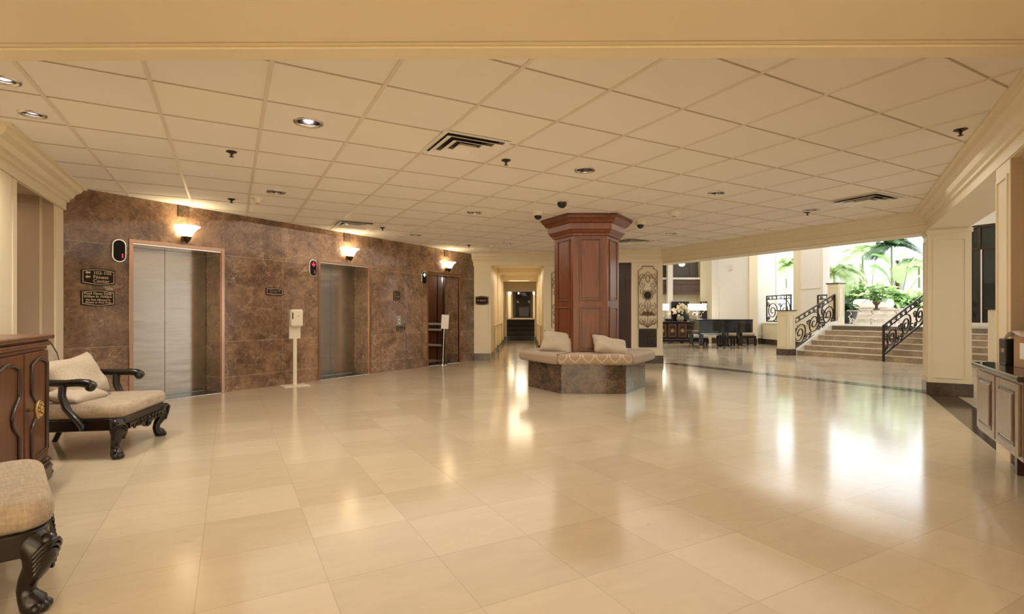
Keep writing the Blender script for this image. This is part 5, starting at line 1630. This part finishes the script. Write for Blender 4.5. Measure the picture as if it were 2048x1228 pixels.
# iron garden table with curled legs
gt = gpos(1752, 4.1)
t = thing('garden_table', 'low wrought-iron table with curled legs on the terrace', 'table', (gt[0], gt[1], UP), RZ_A)
MB().box(-0.75, 0.75, -0.22, 0.22, 0.42, 0.45).obj('table_top', 'limestone', t, bevel=0.008)
for x in (-0.68, -0.05, 0.62):
    b = MB()
    b.tube([(x, -0.2, 0.42), (x + 0.06, -0.2, 0.33), (x - 0.04, -0.2, 0.24), (x + 0.05, -0.2, 0.15), (x, -0.2, 0.0)], 0.018, 6)
    b.tube([(x + a_, -0.2, c_) for a_, _, c_ in spiral(0.07, 0.14, 0.08, 1.3, 2.5)], 0.014, 6)
    b.obj('leg', 'chrome', t, smooth=50)
MB().tube([(-0.7, -0.2, 0.06), (0.64, -0.2, 0.06)], 0.014, 6).obj('stretcher', 'chrome', t, smooth=50)

g = gpos(1668, 5.0); palm('feathery palm beside the upper newel post', (g[0], g[1], UP), 1.75, 26, 1.25, 1, 'leafpale', 0.035)
g = gpos(1572, 7.2); palm('palm seen through the narrow window', (g[0], g[1], UP), 2.35, 22, 1.2, 2, 'leafpale', 0.035)
g = gpos(1725, 10.6); palm('tall palm in front of the garden screen', (g[0], g[1], UP), 2.9, 22, 1.5, 3, 'leafpale', 0.04)
g = gpos(1783, 9.9); palm('dark palm crown high above the banana plant', (g[0], g[1], UP), 3.1, 24, 1.2, 5, 'leafdark', 0.04)
g = gpos(1838, 10.4); palm('pale palm at the edge of the garden view by the column', (g[0], g[1], UP), 2.2, 22, 1.3, 8, 'leafpale', 0.04)
g = gpos(1800, 8.8)
banana('banana plant with broad pale leaves in the garden', (g[0], g[1], UP + 0.5),
       [(-0.55, 0.3, 1.25, 1.15, 0.50, 'leaf'), (0.30, -0.2, 1.45, 1.25, 0.46, 'leafpale'), (-0.1, -0.1, 1.0, 1.2, 0.46, 'leafpale'), (0.75, -0.4, 1.15, 1.1, 0.40, 'leafpale'),
        (-0.35, 0.5, 1.75, 1.1, 0.44, 'leaf'), (0.15, 0.2, 1.9, 1.0, 0.40, 'leafpale')], 1)
g = gpos(1742, 8.9)
banana('slender plant with upright pale leaves before the screen', (g[0], g[1], UP + 0.5),
       [(-0.5, 0.0, 1.1, 0.9, 0.16, 'leafpale'), (0.2, 0.1, 1.4, 0.9, 0.16, 'leafpale'), (0.55, -0.1, 1.0, 0.8, 0.15, 'leafpale'), (-0.2, 0.2, 1.3, 0.9, 0.14, 'leaf'),
        (-0.8, 0.3, 0.9, 0.8, 0.15, 'leafpale')], 2)
for px, yl, r, h, n, lw, sd, mt, l in ((1702, 7.9, 0.70, 1.05, 240, 0.32, 1, 'leaf', 'dense green bush at the left end of the stone planter'),
                                       (1752, 8.0, 0.70, 1.05, 220, 0.36, 2, 'leafpale', 'light green bush in the middle of the stone planter'),
                                       (1800, 7.9, 0.55, 0.60, 130, 0.26, 3, 'leaf', 'low green bush right of the middle in the stone planter'),
                                       (1842, 8.3, 0.55, 0.75, 130, 0.24, 4, 'leafpale', 'pale bush next to the square column in the stone planter')):
    g = gpos(px, yl); bush(l, (g[0], g[1], UP + 0.45), r, h, n, lw, sd, mt)
for px, yl, zc, l in ((1829, 8.9, 1.95, 'cream drum-shaded lantern among the bushes next to the square column'), (1573, 6.4, 2.05, 'cream drum-shaded lantern seen low through the narrow window')):
    g = gpos(px, yl)
    t = thing('garden_lantern', l, 'lamp', (g[0], g[1], UP + 0.45 if px > 1700 else UP), 0, 'cream garden lanterns')
    zz = zc - (UP + 0.45 if px > 1700 else UP)
    MB().lathe([(0.001, 0), (0.10, 0), (0.10, 0.03), (0.025, 0.05), (0.025, zz), (0.001, zz)], 16).obj('post', 'bronze', t, smooth=50)
    MB().lathe([(0.26, zz - 0.16), (0.22, zz + 0.16), (0.001, zz + 0.17)], 28).obj('shade', 'cream', t, smooth=50)
g = gpos(1690, 5.2)
t = thing('potted_plant', 'dark round pot with dark leaves behind the upper newel post', 'potted plant', (g[0], g[1], UP), 0)
MB().lathe([(0.001, 0), (0.22, 0), (0.33, 0.18), (0.37, 0.36), (0.39, 0.42), (0.35, 0.42), (0.32, 0.36), (0.001, 0.34)], 24).obj('pot', 'pot', t, smooth=50)
b = MB(); rnd = random.Random(9)
for k in range(60):
    a = rnd.uniform(0, 6.28)
    leafblade(b, (0.15 * math.cos(a), 0.15 * math.sin(a), 0.38 + rnd.uniform(0, 0.25)), (math.cos(a), math.sin(a), rnd.uniform(0.2, 1.2)), 0.38, 0.16, 0.5, 4)
b.obj('leaves', 'leafdark', t)
g = gpos(1753, 4.1)
t = thing('potted_plant', 'small leafy plant in a footed clay urn on the iron table', 'potted plant', (g[0], g[1], UP + 0.45), 0)
MB().lathe([(0.001, 0), (0.10, 0), (0.10, 0.02), (0.04, 0.06), (0.04, 0.14), (0.09, 0.20), (0.12, 0.28), (0.10, 0.28), (0.001, 0.24)], 20).obj('urn', 'clay', t, smooth=50)
b = MB()
for k in range(70):
    a = rnd.uniform(0, 6.28); e = rnd.uniform(0, 1)
    leafblade(b, (0.2 * e * math.cos(a), 0.2 * e * math.sin(a), 0.30 + rnd.uniform(0, 0.42)), (math.cos(a), math.sin(a), rnd.uniform(-0.2, 0.8)), 0.20, 0.13, 0.5, 4)
b.obj('leaves', 'leaf', t)
